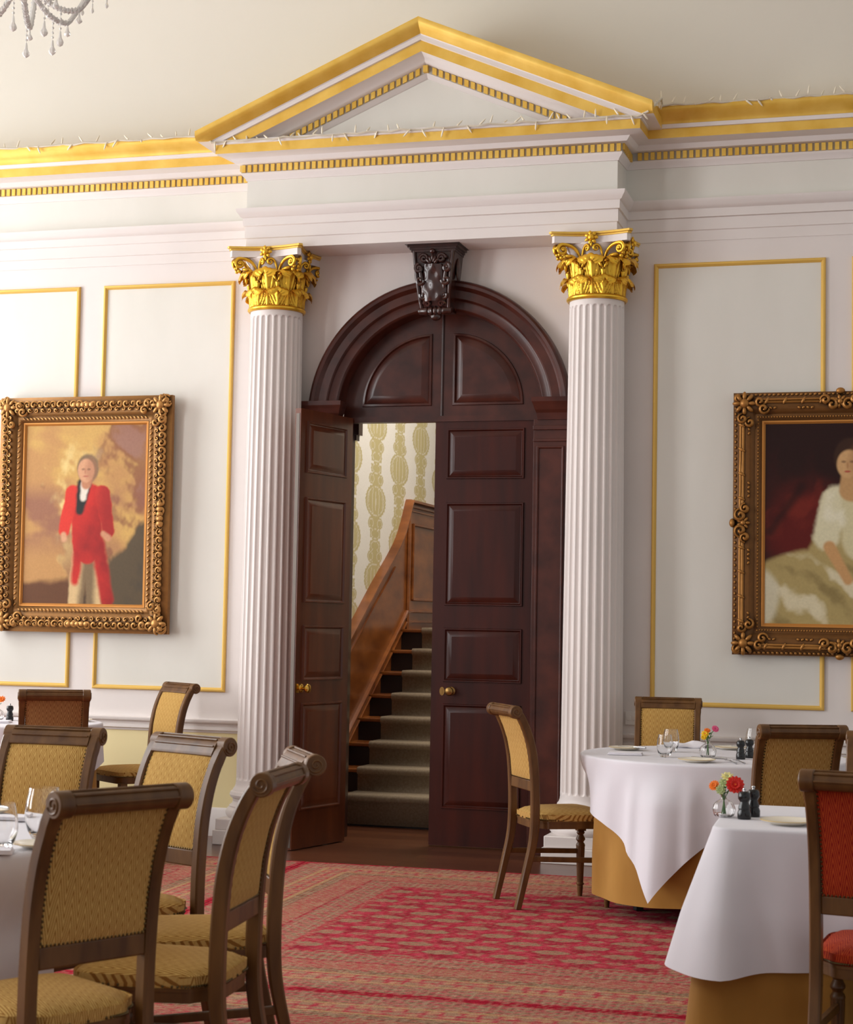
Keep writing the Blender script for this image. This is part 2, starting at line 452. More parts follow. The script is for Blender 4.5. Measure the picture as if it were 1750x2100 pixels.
# pediment: raking cornices, tympanum
XA, ZA, XE = -.045, 5.622, 1.61
SL = .428
def rake(prof, mats, ms, zoff=0):
    mb = MB(); k = len(prof); NS = 70
    for s in (-1, 1):
        v = []; E_ = XE if s < 0 else XE - .02
        for i in range(NS + 1):
            x = XA + s * E_ * i / NS
            for d, z in prof: v.append((x, -P - d, max(ZA + zoff + z - SL * abs(x - XA), 4.872)))
        o = len(mb.v); mb.v += v; mb.uv += [(0, 0)] * len(v)
        for i in range(NS):
            for j in range(k):
                q = (j + 1) % k; mb.f.append((o + i * k + j, o + (i + 1) * k + j, o + (i + 1) * k + q, o + i * k + q)); mb.m.append(mats[j])
        mb.f.append(tuple(o + NS * k + j for j in reversed(range(k)))); mb.m.append(mats[0])
    return mb
rp = [(-.3, .005), (.268, 0), (.268, -.03), (.262, -.042), (.245, -.065), (.215, -.085), (.205, -.098),
      (.195, -.103), (.195, -.135), (.18, -.138), (.18, -.212), (.165, -.214), (.10, -.232), (.085, -.25), (.075, -.258),
      (.04, -.265), (.04, -.318), (.03, -.322), (.014, -.345), (.0, -.35), (-.3, -.35)]
rm = [2, 2, 2, 2, 2, 2, 0, 0, 0, 2, 0, 0, 0, 0, 0, 1, 0, 0, 0, 0, 0]
# clip the rake above the horizontal cornice
mb = rake(rp, rm, 0)
trim(mb, [M_white, M_grey, M_gold])
mb = MB()
x = .06
while x < 1.07:
    for s in (-1, 1):
        xx = XA + s * x; z = ZA - .267 - SL * x
        b = box(-.0145, .0145, -P - .054, -P - .03, -.046, 0)
        b = ([(p[0] + xx, p[1], p[2] + z - SL * s * p[0]) for p in b[0]], b[1])
        mb.add(b)
    x += .0455
mb.add(([(p[0] + XA, p[1], p[2] + ZA - .274) for p in box(-.016, .016, -P - .072, -P - .03, -.046, 0)[0]], box(0, 1, 0, 1, 0, 1)[1]))
trim(mb, M_gold)
trim(MB().add(prism([(XA - 1.5, 4.86), (XA + 1.5, 4.86), (XA, 4.86 + 1.5 * .45)], -P + .0, -.02, 'y')), M_field)
# fill above the breakfront behind the pediment
# ------------------------------------------------------------------ columns
def flute_shaft(r0, r1, z0, z1, n=24):
    per = 12; N = n * per; rows = []
    H = z1 - z0; zs = [0, .02, .035]; cap = .03
    R_ = .02; lo, hi = .03, H - .04
    cs = [math.cos(PI / 2 * i / 6) for i in range(6)]
    zs = [0, .015] + [lo + R_ * (1 - c) for c in cs] + [lo + R_ + (hi - lo - 2 * R_) * i / 12 for i in range(13)] + [hi - R_ * (1 - c) for c in cs[::-1]] + [hi + .012, H]
    v = []; f = []
    for z in zs:
        tt = z / H; r = r0 + (r1 - r0) * (tt ** 1.3)
        dep = .0155 * r / .2
        for i in range(N):
            a = 2 * PI * i / N; t = ((i % per) / per - .5) / .37
            zz = max(0, (lo + R_ - z) / R_, (z - hi + R_) / R_)
            q = 1 - t * t - zz * zz
            d = dep * math.sqrt(q) if q > 0 else 0
            v.append(((r - d) * math.cos(a), (r - d) * math.sin(a), z0 + z))
    for j in range(len(zs) - 1):
        for i in range(N):
            k = (i + 1) % N; f.append((j * N + i, j * N + k, (j + 1) * N + k, (j + 1) * N + i))
    return v, f

def acanthus(w, h, r, lean, curl):
    """one leaf standing on a drum of radius r, centred on +x, base at z=0"""
    def fn(u, t):
        s = (u - .5) * 2; b = abs(s)
        lob = 1 + .20 * (abs(math.sin(t * PI * 5.5)) - .5) * b * b
        wid = w * (.84 + .26 * math.sin(PI * min(1, t))) * (1 if t < .9 else math.sqrt(max(.12, 1 - ((t - .9) / .105) ** 2))) * lob
        if t < .62:
            z = h * t / .66; rr = r + lean * (t / .62) ** 2
        else:
            a = (t - .62) / .38 * PI * 1.12
            z = h * .62 / .66 + curl * .9 * math.sin(a); rr = r + lean + curl * (1 - math.cos(a))
        g = .012 * math.exp(-(s / .16) ** 2) + .0065 * (abs(math.sin((b * 3.1 - t * 2.2) * PI)) - .4) * (1 if b > .12 else 0) - .008 * b * b
        k = 1 if t < .62 else max(-.6, math.cos((t - .62) / .38 * PI))
        a = s * wid / (2 * max(r, .05))
        rad = rr + g * k
        zz = z + (g * .9 if t > .62 else 0) - (.022 * b * b * (t - .62) / .38 if t > .62 else 0)
        return (rad * math.cos(a), rad * math.sin(a), zz)
    return grid(fn, 26, 40)

def spiral(cx, cz, r0, turns, a0, sgn, n=30):
    return [(cx + r0 * (1 - .88 * i / n) * math.cos(a0 + sgn * 2 * PI * turns * i / n), cz + r0 * (1 - .88 * i / n) * math.sin(a0 + sgn * 2 * PI * turns * i / n)) for i in range(n + 1)]

def make_column(label, loc):
    t = thing('column', label, 'column', loc)
    o = obj('plinth', MB().add(box(-.275, .275, -.275, .189, 0, .10)).add(box(-.26, .26, -.26, .189, .10, .175)), M_white, t, bevel=.006)
    base = [(.205, .175), (.255, .175), (.268, .19), (.272, .21), (.262, .235), (.248, .245), (.248, .255), (.23, .268), (.222, .285), (.226, .305), (.238, .312), (.246, .33), (.24, .35), (.226, .358), (.222, .37), (.213, .38), (.206, .40), (.206, .41)]
    obj('base', MB().add(lathe(base, 48)), M_white, t)
    obj('shaft', MB().add(flute_shaft(.204, .183, .40, 3.70)), M_white, t, sharp=50)
    cap = obj('capital', MB().add(lathe([(.17, 3.72), (.172, 3.85), (.178, 3.95), (.195, 4.02), (.225, 4.055), (.225, 4.065)], 40)), M_white, t)
    ring = [(.18, 3.695), (.196, 3.697), (.205, 3.708), (.205, 3.718), (.196, 3.728), (.182, 3.73)]
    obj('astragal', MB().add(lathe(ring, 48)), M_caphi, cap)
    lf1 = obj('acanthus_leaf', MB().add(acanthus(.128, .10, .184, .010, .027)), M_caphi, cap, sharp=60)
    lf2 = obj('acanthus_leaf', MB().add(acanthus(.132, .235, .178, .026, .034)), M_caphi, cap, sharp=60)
    for (src, a0, z) in ((lf1, PI / 8, 3.728), (lf2, 0, 3.728)):
        for k in range(8):
            c = src if k == 0 else src.copy()
            if k: col.objects.link(c); c.parent = cap
            c.location = (0, 0, z); c.rotation_euler = (0, 0, a0 + k * PI / 4)
    # corner volutes: on each face two stems send one band to the corner and one to the middle
    def bez(P_, n):
        o = []
        for i in range(n):
            t = i / n; a, b, c = (1 - t) ** 2, 2 * t * (1 - t), t * t
            o.append(tuple(a * p + b * q + c * r for p, q, r in zip(*P_)))
        return o
    def volute():
        mb = MB()
        for s in (-1, 1):
            def run(S, E, zc, r0, turns, th):
                dx, dy = E[0] - S[0], E[1] - S[1]; D = math.hypot(dx, dy)
                pl = bez(((0, 3.875), (0, zc + r0 * 1.1), (D * .98, zc + r0)), 12) + spiral(D, zc, r0, turns, PI / 2, -1, 26)
                rad = [th * (.6 + .5 * i / 12) for i in range(12)] + [th * (1.05 - .6 * i / 26) for i in range(27)]
                return [(S[0] + dx / D * a, S[1] + dy / D * a, b) for a, b in pl], rad
            P3, rd = run((s * .073, -.182), (s * .190, -.236), 4.016, .036, 1.5, .0125)
            mb.add(tube(P3, rd, 8))
            mb.add(tube([(x + .004 * s, y - .009, z + .006) for x, y, z in P3[3:22]], .004, 6))
            P3, rd = run((s * .073, -.186), (s * .030, -.222), 4.024, .022, 1.3, .0095)
            mb.add(tube(P3, rd, 8))
            # sheath at the stem and leaf drops beneath the scrolls
            mb.add(xf(lathe([(.006, 0), (.012, .02), (.014, .06), (.02, .085), (.012, .09)], 10), T(s * .073, -.183, 3.80)))
            for (lx, ly, lz, a) in ((.105, -.2, 3.955, .9), (.13, -.212, 3.972, 1.1), (.155, -.222, 3.975, 1.4), (.095, -.196, 3.92, .5), (.055, -.2, 3.925, -.5), (.045, -.205, 3.955, -.8)):
                mb.add(xf(ball(.015, 8, 6, .8, .8, 1.9), T(s * lx, ly, lz) @ RY(s * a)))
            for (lx, ly, lz) in ((.212, -.232, 3.985), (.222, -.236, 4.03), (.20, -.228, 3.965), (.186, -.234, 4.016)):
                mb.add(xf(ball(.014, 8, 6), T(s * lx, ly, lz)))
        return mb
    h0 = obj('volute', volute(), M_caphi, cap, sharp=60)
    for k in range(4):
        c = h0 if k == 0 else h0.copy()
        if k: col.objects.link(c); c.parent = cap
        c.rotation_euler = (0, 0, k * PI / 2)
    # abacus with concave sides
    def abacus(h):
        poly = []
        for k in range(4):
            a = k * PI / 2
            for i in range(11):
                x = -h + .02 + (2 * h - .04) * i / 10; y = -h + .055 * math.cos(PI * (i - 5) / 10)
                poly.append((x * math.cos(a) - y * math.sin(a), x * math.sin(a) + y * math.cos(a)))
        return poly
    ab = obj('abacus', MB().add(prism(abacus(.262), 4.06, 4.108)), M_white, cap)
    obj('abacus_moulding', MB().add(prism(abacus(.27), 4.105, 4.118)).add(prism(abacus(.28), 4.118, 4.134)), M_gold, cap, bevel=.003)
    def fleuron():
        mb = MB().add(xf(ball(.022, 12, 8, 1, .9, 1), T(0, -.245, 4.09)))
        for i in range(7):
            a = 2 * PI * i / 7
            mb.add(xf(ball(.016, 8, 6, 1.3, .6, .8), T(.027 * math.cos(a), -.238, 4.09 + .027 * math.sin(a)) @ RY(-a)))
        mb.add(xf(ball(.012, 8, 6, .8, .8, 2), T(0, -.235, 4.052)))
        return mb
    f0 = obj('fleuron', fleuron(), M_caphi, cap, sharp=60)
    for k in range(4):
        c = f0 if k == 0 else f0.copy()
        if k: col.objects.link(c); c.parent = cap
        c.rotation_euler = (0, 0, k * PI / 2)
    return t
cA = make_column('white fluted column with gilded leafy capital beside the open door leaf', (-1.181, -.19, 0))
cA.scale = (1.0034, 1.0034, 1.0034)
cB = dup(cA, (1.119, -.19, 0), 0, 'white fluted column with gilded leafy capital beside the closed door leaf')

# ------------------------------------------------------------------ arched door surround
def arch_band(prof, a0, a1, n=48, cx=CX, cz=2.985):
    """prof = (radius, y) closed loop swept round an arc"""
    k = len(prof); v = []; f = []
    for i in range(n + 1):
        a = a0 + (a1 - a0) * i / n
        for r, y in prof: v.append((cx + r * math.cos(a), y, cz + r * math.sin(a)))
    for i in range(n):
        for j in range(k):
            q = (j + 1) % k; f.append((i * k + j, (i + 1) * k + j, (i + 1) * k + q, i * k + q))
    f.append(tuple(range(k))); f.append(tuple(reversed(range(n * k, (n + 1) * k))))
    return v, f
sur = thing('door_surround', 'dark mahogany arched door surround with carved keystone between the columns', 'door surround', (0, 0, 0))
sur['kind'] = 'structure'
a0 = math.asin(.105 / .9)
aprof = [(.948, .0), (.948, -.085), (.94, -.10), (.925, -.108), (.905, -.105), (.892, -.09), (.885, -.08), (.880, -.075), (.825, -.075), (.818, -.068), (.812, -.056), (.805, -.052), (.755, -.052), (.745, -.045), (.738, -.03), (.738, .17), (.80, .17), (.80, .0)]
obj('archivolt', MB().add(arch_band(aprof, a0, PI - a0)), M_mahogarch, sur, sharp=30)
# imposts and pilasters
for s, inner in ((-1, .795), (1, .69)):
    def X(a): return CX + s * a
    ip = MB()
    lev = [(2.94, .945, -.085), (2.965, .95, -.09), (2.985, .955, -.095), (3.005, .968, -.11), (3.04, .985, -.125), (3.06, 1.0, -.135), (3.09, 1.005, -.14)]
    inn = .70
    for (z0, hx, yy), (z1, hx2, yy2) in zip(lev[:-1], lev[1:]):
        e0, e1 = hx - .945, hx2 - .945
        v = [(X(inn + .02 - e0 * .6), .0, z0), (X(inn + .02 - e0 * .6), yy, z0), (X(hx), yy, z0), (X(hx), 0, z0), (X(inn + .02 - e1 * .6), .0, z1), (X(inn + .02 - e1 * .6), yy2, z1), (X(hx2), yy2, z1), (X(hx2), 0, z1)]
        ip.add((v, [(0, 1, 2, 3), (7, 6, 5, 4), (0, 4, 5, 1), (1, 5, 6, 2), (2, 6, 7, 3), (3, 7, 4, 0)]))
    obj('impost', ip, M_mahogarch, sur)
    xa, xb = sorted((X(inner), X(.93)))
    pl = MB().add(box(xa, xb, -.07, 0, 0, 2.945))
    pl.add(box(xa - .0, xb + .0, -.082, -.06, 2.79, 2.81)).add(box(xa, xb, -.09, -.06, 2.87, 2.9))
    pl.add(frame_loop(xa + .025, xb - .025, .3, 2.76, [(0, 0), (0, .012), (.012, .012), (.02, 0)], -.07))
    pl.add(box(xa - .005, xb + .005, -.085, 0, 0, .22))
    obj('pilaster', pl, M_mahogarch, sur, bevel=.003)
    # inner jamb lining in the thickness of the wall
    xa, xb = sorted((X(.735 if s < 0 else .70), X(.80)))
    obj('jamb', MB().add(box(xa, xb, .13, .36, 0, 3.0)).add(box(min(X(.70), X(.80)), max(X(.70), X(.80)), .33, .42, 2.9, 3.0)).add(box(min(X(.72), X(.80)), max(X(.72), X(.80)), .34, .41, 2.86, 2.9)), M_mahogd, sur)
# fanlight: two leaves of a fixed tympanum with quarter-round raised panels
def qpoly(r, d, c, s, n=16):
    """quarter disc of radius r inset by d; corner at c; s=+1 opens right"""
    R = r - d
    aa, bb = math.asin(min(.99, d / R)), math.acos(min(.99, d / R))
    pts = [(d, d)] + [(R * math.cos(aa + (bb - aa) * i / n), R * math.sin(aa + (bb - aa) * i / n)) for i in range(n + 1)]
    return [(c[0] + s * a, c[1] + b) for a, b in pts]
fan = MB()
half = [(CX + .74 * math.cos(PI * i / 40), 2.985 + .74 * math.sin(PI * i / 40)) for i in range(41)]
fan.add(prism(half, .10, .15, 'y'))
fan.add(box(CX - .74, CX + .74, .07, .14, 2.955, 2.995))
fan_o = obj('fanlight_board', fan, M_mahogarch, sur)
obj('fanlight_mullion', MB().add(tube([(CX - .01, .098, 2.985), (CX - .01, .098, 3.72)], .009, 8)), M_mahogd, sur)
def rings(polys):   # list of (poly, y) loops bridged, last capped
    v = []; f = []; n = len(polys[0][0])
    for p, y in polys: v += [(a, y, b) for a, b in p]
    for j in range(len(polys) - 1):
        for i in range(n):
            k = (i + 1) % n; f.append((j * n + i, j * n + k, (j + 1) * n + k, (j + 1) * n + i))
    f.append(tuple(range((len(polys) - 1) * n, len(polys) * n)))
    return v, f
for s, c in ((-1, (CX - .085, 3.07)), (1, (CX + .065, 3.07))):
    R = .515
    obj('fanlight_panel', MB().add(rings([(qpoly(R, 0, c, s), .101), (qpoly(R, .004, c, s), .088), (qpoly(R, .018, c, s), .085), (qpoly(R, .026, c, s), .10), (qpoly(R, .03, c, s), .108 - .01), (qpoly(R, .075, c, s), .084), (qpoly(R, .078, c, s), .084)])), M_mahogarch, sur, sharp=20)

# carved keystone
def keystone():
    k = thing('k', None, None)
    bpy.data.objects.remove(k)
    mb = MB()
    # tapering console body: front curves outward at top (cyma)
    def body(u, w):
        z = 3.70 + .41 * w; hw = .108 + .045 * w
        y = -.15 - .07 * w - .025 * math.sin(PI * w)
        return [(-hw, 0, z), (-hw, y, z), (hw, y, z), (hw, 0, z)]
    N = 12; v = []; f = []
    for j in range(N + 1): v += body(0, j / N)
    for j in range(N):
        for i in range(4):
            q = (i + 1) % 4; f.append((j * 4 + i, j * 4 + q, (j + 1) * 4 + q, (j + 1) * 4 + i))
    f.append((0, 1, 2, 3)); f.append(tuple(N * 4 + i for i in range(4)))
    mb.add((v, f))
    # side rims
    for s in (-1, 1):
        mb.add(tube([(s * (.108 + .045 * j / N - .014), -.15 - .07 * j / N - .025 * math.sin(PI * j / N) - .004, 3.70 + .41 * j / N) for j in range(N + 1)], .013, 8))
        # oval boss on the side face
        mb.add(xf(ball(.05, 14, 8, .25, .8, 1.6), T(s * .15, -.12, 3.99)))
    # cap
    for z0, z1, a, y in ((4.10, 4.115, .158, -.235), (4.115, 4.13, .166, -.245), (4.13, 4.148, .18, -.258), (4.148, 4.166, .195, -.27)):
        mb.add(box(-a, a, y, 0, z0, z1))
    # bottom roll with rings
    mb.add(xf(lathe([(.02, -.118), (.024, -.112), (.026, -.08), (.03, -.07), (.03, -.055), (.024, -.05), (.034, -.03), (.036, -.02), (.026, -.012), (.036, 0), (.036, .008), (.026, .018), (.034, .03), (.034, .04), (.024, .05), (.03, .06), (.03, .07), (.026, .08), (.024, .112), (.02, .118)], 14), T(0, -.155, 3.70) @ RY(PI / 2)))
    mb.add(xf(ball(.03, 12, 8, 1.4, 1, 1.1), T(0, -.14, 3.665)))
    # shield
    def shield(u, w):
        s = 2 * u - 1; z = 3.76 + .25 * w
        hw = .098 * (.6 + .4 * math.sin(PI * (w * .8 + .14))) * (1 + .06 * math.sin(w * 9))
        y0 = -.15 - .07 * (z - 3.7) / .41 - .025 * math.sin(PI * (z - 3.7) / .41)
        return (s * hw, y0 - .034 * math.sqrt(max(0, 1 - s * s)) - .01 * math.cos(w * 5) + .005 * math.sin(s * 7 + 1) * math.sin(w * 11), z)
    mb.add(grid(shield, 16, 20))
    # scrolls around the shield
    for s in (-1, 1):
        for cx, cz, r, tr, a, sg in ((.062, 4.05, .032, 1.5, 0, 1), (.098, 3.985, .03, 1.4, PI / 2, -1), (.092, 3.90, .03, 1.2, PI, 1), (.07, 3.80, .026, 1.3, .4, -1), (.05, 3.745, .022, 1.2, 0, 1)):
            mb.add(tube([(s * a_, -.168 - .075 * (b_ - 3.7) / .41 - .025 * math.sin(PI * min(1, max(0, (b_ - 3.7) / .41))), b_) for a_, b_ in spiral(cx, cz, r, tr, a, sg)], .0125, 7))
        mb.add(tube([(s * (.095 - .03 * q), -.175 - .05 * (.9 - q) - .02, 3.99 - .2 * q) for q in [i / 8 for i in range(9)]], [.008 + .009 * math.sin(PI * i / 8) for i in range(9)], 8))
    for i in range(5):
        mb.add(xf(ball(.016, 10, 6, .7, .9, 1.7), T(-.03 + .015 * i, -.25, 4.055 - .012 * abs(i - 2)) @ RY((i - 2) * .35)))
    mb.add(xf(ball(.018, 10, 8, 1.1, 1, 1), T(0, -.252, 4.10)))
    return mb
ks = keystone(); ks.v = [(x + CX, y, z) for x, y, z in ks.v]
obj('keystone', ks, M_mahogd, sur, sharp=45)

# door leaves
def leaf(width, panels, xin0, xin1, H=2.985):
    mb = MB(); th = .045
    mb.add(box(0, width, -th / 2, th / 2, .008, H))
    for z0, z1 in panels:
        for s in (-1, 1):
            y = s * th / 2
            def rect(d): return [(xin0 + d, z0 + d), (xin1 - d, z0 + d), (xin1 - d, z1 - d), (xin0 + d, z1 - d)]
            mb.add(rings([(rect(0), y), (rect(.003), y + s * .014), (rect(.012), y + s * .014), (rect(.02), y + s * .003), (rect(.024), y + s * .002), (rect(.06), y + s * .014), (rect(.061), y + s * .014)]))
    return mb
PAN = [(.262, .985), (1.135, 1.51), (1.665, 2.385), (2.55, 2.905)]
dr = thing('door_2', None, None, (-.07, .105, 0)); dr['kind'] = 'structure'
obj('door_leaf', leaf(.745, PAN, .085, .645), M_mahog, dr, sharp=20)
dl_w = .64
hx, hy = -.695, .055; fx, fy = -.862, -.565
ang = math.atan2(fy - hy, fx - hx)
dl = thing('door_1', None, None, (hx, hy, 0), ang); dl['kind'] = 'structure'
# the leaf's local +x runs from hinge to free edge; its camera side is local +y
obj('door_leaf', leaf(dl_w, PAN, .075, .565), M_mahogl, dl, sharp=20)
obj('lock_plate', MB().add(box(dl_w, dl_w + .003, -.014, .014, .02, 2.95)), mat('edge_strip', rgb(104, 94, 86), .5, .3), dl)
def knob(m):
    mb = MB().add(xf(lathe([(.001, 0), (.028, 0), (.03, .003), (.024, .008), (.012, .012), (.011, .03), (.016, .036), (.027, .044), (.031, .054), (.027, .064), (.015, .07), (.001, .071)], 24), RX(PI / 2)))
    return mb
k = obj('door_knob', knob(0), M_brassd, dr, loc=(.145, -.0225, 1.072)); k['label'] = 'round dull brass knob'
obj('escutcheon', MB().add(prism([(.018 * math.sin(2 * PI * i / 16), .03 * math.cos(2 * PI * i / 16)) for i in range(16)], -.004, 0, 'y')).add(box(-.004, .004, -.006, -.003, -.015, .012)), M_brassd, dr, loc=(.08, -.0225, 1.07))
k2 = obj('door_knob', knob(0), M_brass, dl, loc=(dl_w - .075, .0225, 1.085), rot=(0, 0, PI)); k2['label'] = 'polished brass knob'
obj('escutcheon', MB().add(box(-.015, .015, 0, .004, -.03, .03)), M_brass, dl, loc=(dl_w - .03, .0225, 1.085))
# hinges on the right leaf
for z in (.5, 1.55, 2.65): obj('hinge', MB().add(tube([(.745, -.03, z - .05), (.745, -.03, z + .05)], .008, 8)), M_brassd, dr)

# ------------------------------------------------------------------ staircase hall behind
SX0, SX1 = -1.2, .95
Y0, GO, ZR, RI = 1.0, .288, .225, .18
NST = 8
st = thing('staircase', 'dark wooden staircase rising behind the open doorway', 'staircase', (0, 0, 0)); st['kind'] = 'structure'
for i in range(NST):
    y = Y0 + GO * i; z1 = ZR + RI * i; z0 = 0 if i == 0 else z1 - RI
    yb = y + GO if i < NST - 1 else 6.9
    s_ = MB().add(box(SX0, SX1, y, yb + .02, z0 - (0 if i == 0 else .02), z1 - .03))
    obj('riser', s_, M_dark, st)
    obj('tread', MB().add(box(SX0, SX1, y - .025, yb, z1 - .03, z1)), M_stairwood, st, bevel=.008)
# carpet runner
prof = []
for i in range(NST):
    y = Y0 + GO * i; z1 = ZR + RI * i; z0 = 0.002 if i == 0 else z1 - RI
    prof += [(y - .012, z0 + .012), (y - .012, z1 - .045), (y - .034, z1 - .03), (y - .038, z1 - .008), (y - .03, z1 + .008), (y - .012, z1 + .012)]
prof += [(4.6, prof[-1][1])]
v = []; nP = len(prof)
for x in (-.985, .72):
    for (y, z) in prof: v.append((x, y, z))
f = [(j, j + 1, nP + j + 1, nP + j) for j in range(nP - 1)]
rn = obj('stair_runner', MB().add((v, f)), M_runner, fixn=False, label='grey brown carpet runner running up the dark stairs', cat='carpet')
sm = rn.modifiers.new('Solid', 'SOLIDIFY'); sm.thickness = .008; sm.offset = 0
# hall walls
obj('wall_hall_right', MB().add(box(SX1, SX1 + .1, .36, 7, 0, 5.2)), M_field, kind='structure')
obj('wall_hall_far', MB().add(box(-1.3, 1.05, 6.9, 7, 0, 5.2)), M_field, kind='structure')
obj('ceiling_hall', MB().add(box(-1.3, 1.05, .35, 7, 5.2, 5.3)), M_upper, kind='structure')
# damask papered wall
def damask(y, z):
    py, pz = .665, .65
    k = np.floor((y - 1.60) / py + .5)
    s = ((y - 1.60) - k * py) / 2.05
    t = np.mod((z - 2.88) + np.where(np.mod(k, 2) == 0, 0, pz / 2) + pz / 2, pz) - pz / 2      # bulb centre at t=0
    m = np.zeros_like(y)
    def ell(cy, cz, a, b): return ((s - cy) / a) ** 2 + ((t - cz) / b) ** 2
    sa = np.abs(s)
    # fluted bulb
    ang_ = np.arctan2(t, s)
    e = ell(0, 0, .135 - .02 * (t < 0) * 0, .145) * (1 + .05 * np.sin(ang_ * 26))
    m = np.where(e < 1, 1, m)
    inner = (np.abs(np.sin((s / (.135 * np.sqrt(np.clip(1 - (t / .15) ** 2, .05, 1)))) * 9)) < .22) & (e < .55) & (np.abs(t) < .11)
    m = np.where(inner, .35, m)
    m = np.where((np.abs(e - .68) < .05), .4, m)
    # paired leaves above and below, stem, small palmette
    for c in (-1, 1):
        l_ = ((sa - .055) / .042) ** 2 + ((t - c * .185) / .05) ** 2
        m = np.where(l_ < 1, 1, m); m = np.where(np.abs(l_ - .45) < .09, .4, m)
    m = np.where((sa < .035 * (1.2 - np.abs(t) / .4)) & (np.abs(t) > .13), 1, m)
    tt = np.abs(np.abs(t) - .275)
    pal = (sa / .075) ** 2 + (tt / .055) ** 2
    m = np.where(pal * (1 + .2 * np.sin(np.arctan2(tt, sa) * 10)) < 1, 1, m)
    m = np.where(np.abs(pal - .5) < .08, .4, m)
    return m
ya, yb, za, zb = .36, 6.9, 1.3, 5.2
ny, nz = 520, 340
Y, Z = np.meshgrid(np.linspace(ya, yb, ny + 1), np.linspace(za, zb, nz + 1))
mk = damask(Y, Z)[..., None]
c0 = np.array(lin((222 / 255, 216 / 255, 207 / 255))); c1 = np.array(lin((184 / 255, 170 / 255, 124 / 255)))
cc = c0 * (1 - mk) + c1 * mk
wl = obj('wall_hall_left', MB().add(grid(lambda u, w: (SX0, ya + (yb - ya) * u, za + (zb - za) * w), ny, nz)), M_wallp, kind='structure', fixn=False, flat=True)
vcol(wl, np.concatenate([cc.reshape(-1, 3), np.ones((cc.shape[0] * cc.shape[1], 1))], 1))
obj('wall_hall_backing', MB().add(box(-1.35, SX0 - .002, .36, 7, 0, 5.2)), M_field, kind='structure')
# wainscot following the stair, swan-neck cap then level at the landing
cap = [(.36, .715), (1.0, 1.115), (1.52, 1.442), (2.165, 1.847), (2.60, 2.10), (2.78, 2.215), (2.90, 2.315), (3.0, 2.43), (3.08, 2.54), (3.12, 2.60), (3.15, 2.625), (6.9, 2.625)]
stw = thing('stair_wainscot', 'warm brown panelled wainscot rising beside the stairs', 'wainscot', (0, 0, 0)); stw['kind'] = 'structure'
def low(y): return max(0, min(1.66, (y - 1.0) * .62 + .33))
n = len(cap); v = []
for y, z in cap: v += [(SX0 + .02, y, low(y) - .3), (SX0 + .02, y, z)]
obj('panelling', MB().add((v, [(2 * i, 2 * i + 2, 2 * i + 3, 2 * i + 1) for i in range(n - 1)])), M_stairwood, stw, fixn=False)
def rail_strip(pts, h, d, name, m):
    mb = MB(); v = []
    for y, z in pts: v += [(SX0 + .02, y, z - h), (SX0 + .02 + d, y, z - h * .8), (SX0 + .02 + d, y, z - h * .2), (SX0 + .02 + d * .4, y, z), (SX0, y, z)]
    f = []
    for i in range(len(pts) - 1):
        for j in range(4): f.append((i * 5 + j, (i + 1) * 5 + j, (i + 1) * 5 + j + 1, i * 5 + j + 1))
    return obj(name, MB().add((v, f)), m, stw, fixn=False, sharp=20)
rail_strip([(y, z + .012) for y, z in cap], .035, .06, 'cap_rail', M_stairwood)
rail_strip([(y, z - .035) for y, z in cap], .025, .03, 'cap_moulding', M_stairwood)
rail_strip([(y, z - .075) for y, z in cap], .02, .018, 'cap_moulding', M_stairwood)
ss = [(y, low(y)) for y in (.5, 1, 1.5, 2, 2.5, 3.0, 3.13, 3.3, 6.9)]
rail_strip(ss, .03, .03, 'string_moulding', M_stairwood)
rail_strip([(y, z - .1) for y, z in ss], .02, .02, 'string_moulding', M_stairwood)
rail_strip([(y, z - .19) for y, z in cap[:6]], .012, .012, 'panel_moulding', M_stairwood)
obj('panel_moulding', MB().add(tube([(SX0 + .03, y, z) for y, z in ((3.3, 1.75), (3.3, 2.42), (4.6, 2.42), (4.6, 1.75), (3.3, 1.75))], .014, 6)).add(tube([(SX0 + .03, 3.16, 1.45), (SX0 + .03, 3.16, 2.6)], .02, 6)), M_stairwood, stw)

# ------------------------------------------------------------------ string lights on the cornice
sl = thing('string_lights', 'cream string of fairy lights lying along the gold cornice', 'string lights', (0, 0, 0))
path = []
def seg(a, b, n): return [tuple(a[k] + (b[k] - a[k]) * i / n for k in range(3)) for i in range(n)]
path += seg((-3.95, -.25, 5.005), (FL - .26, -.27, 5.005), 26)
path += seg((FL - .30, -.5, 4.96), (FL - .20, -P - .2, 4.862), 3)
path += seg((FL - .2, -P - .2, 4.862), (FR + .24, -P - .2, 4.862), 40)
path += seg((FR + .24, -P - .22, 4.87), (FR + .3, -P - .1, 5.0), 3)
path += seg((FR + .3, -P - .05, 5.008), (FR + .28, -.26, 5.008), 4)
path += seg((FR + .28, -.26, 5.008), (3.6, -.25, 5.008), 26)
path = [(x, y + .01 * math.sin(i * 1.7), z + .004 + .006 * math.sin(i * 2.3)) for i, (x, y, z) in enumerate(path)]
obj('cable', MB().add(tube(path, .0075, 6)), M_cable, sl)
def bulb(L):
    return MB().add(lathe([(.001, -.002), (.003, 0), (.003, .012), (.006, .014), (.0065, .02), (.0055, L * .8), (.002, L), (.0005, L + .004)], 8))
bm = [obj('bulb', bulb(L), M_bulb, sl) for L in (.055, .065, .06)]
nb = 98
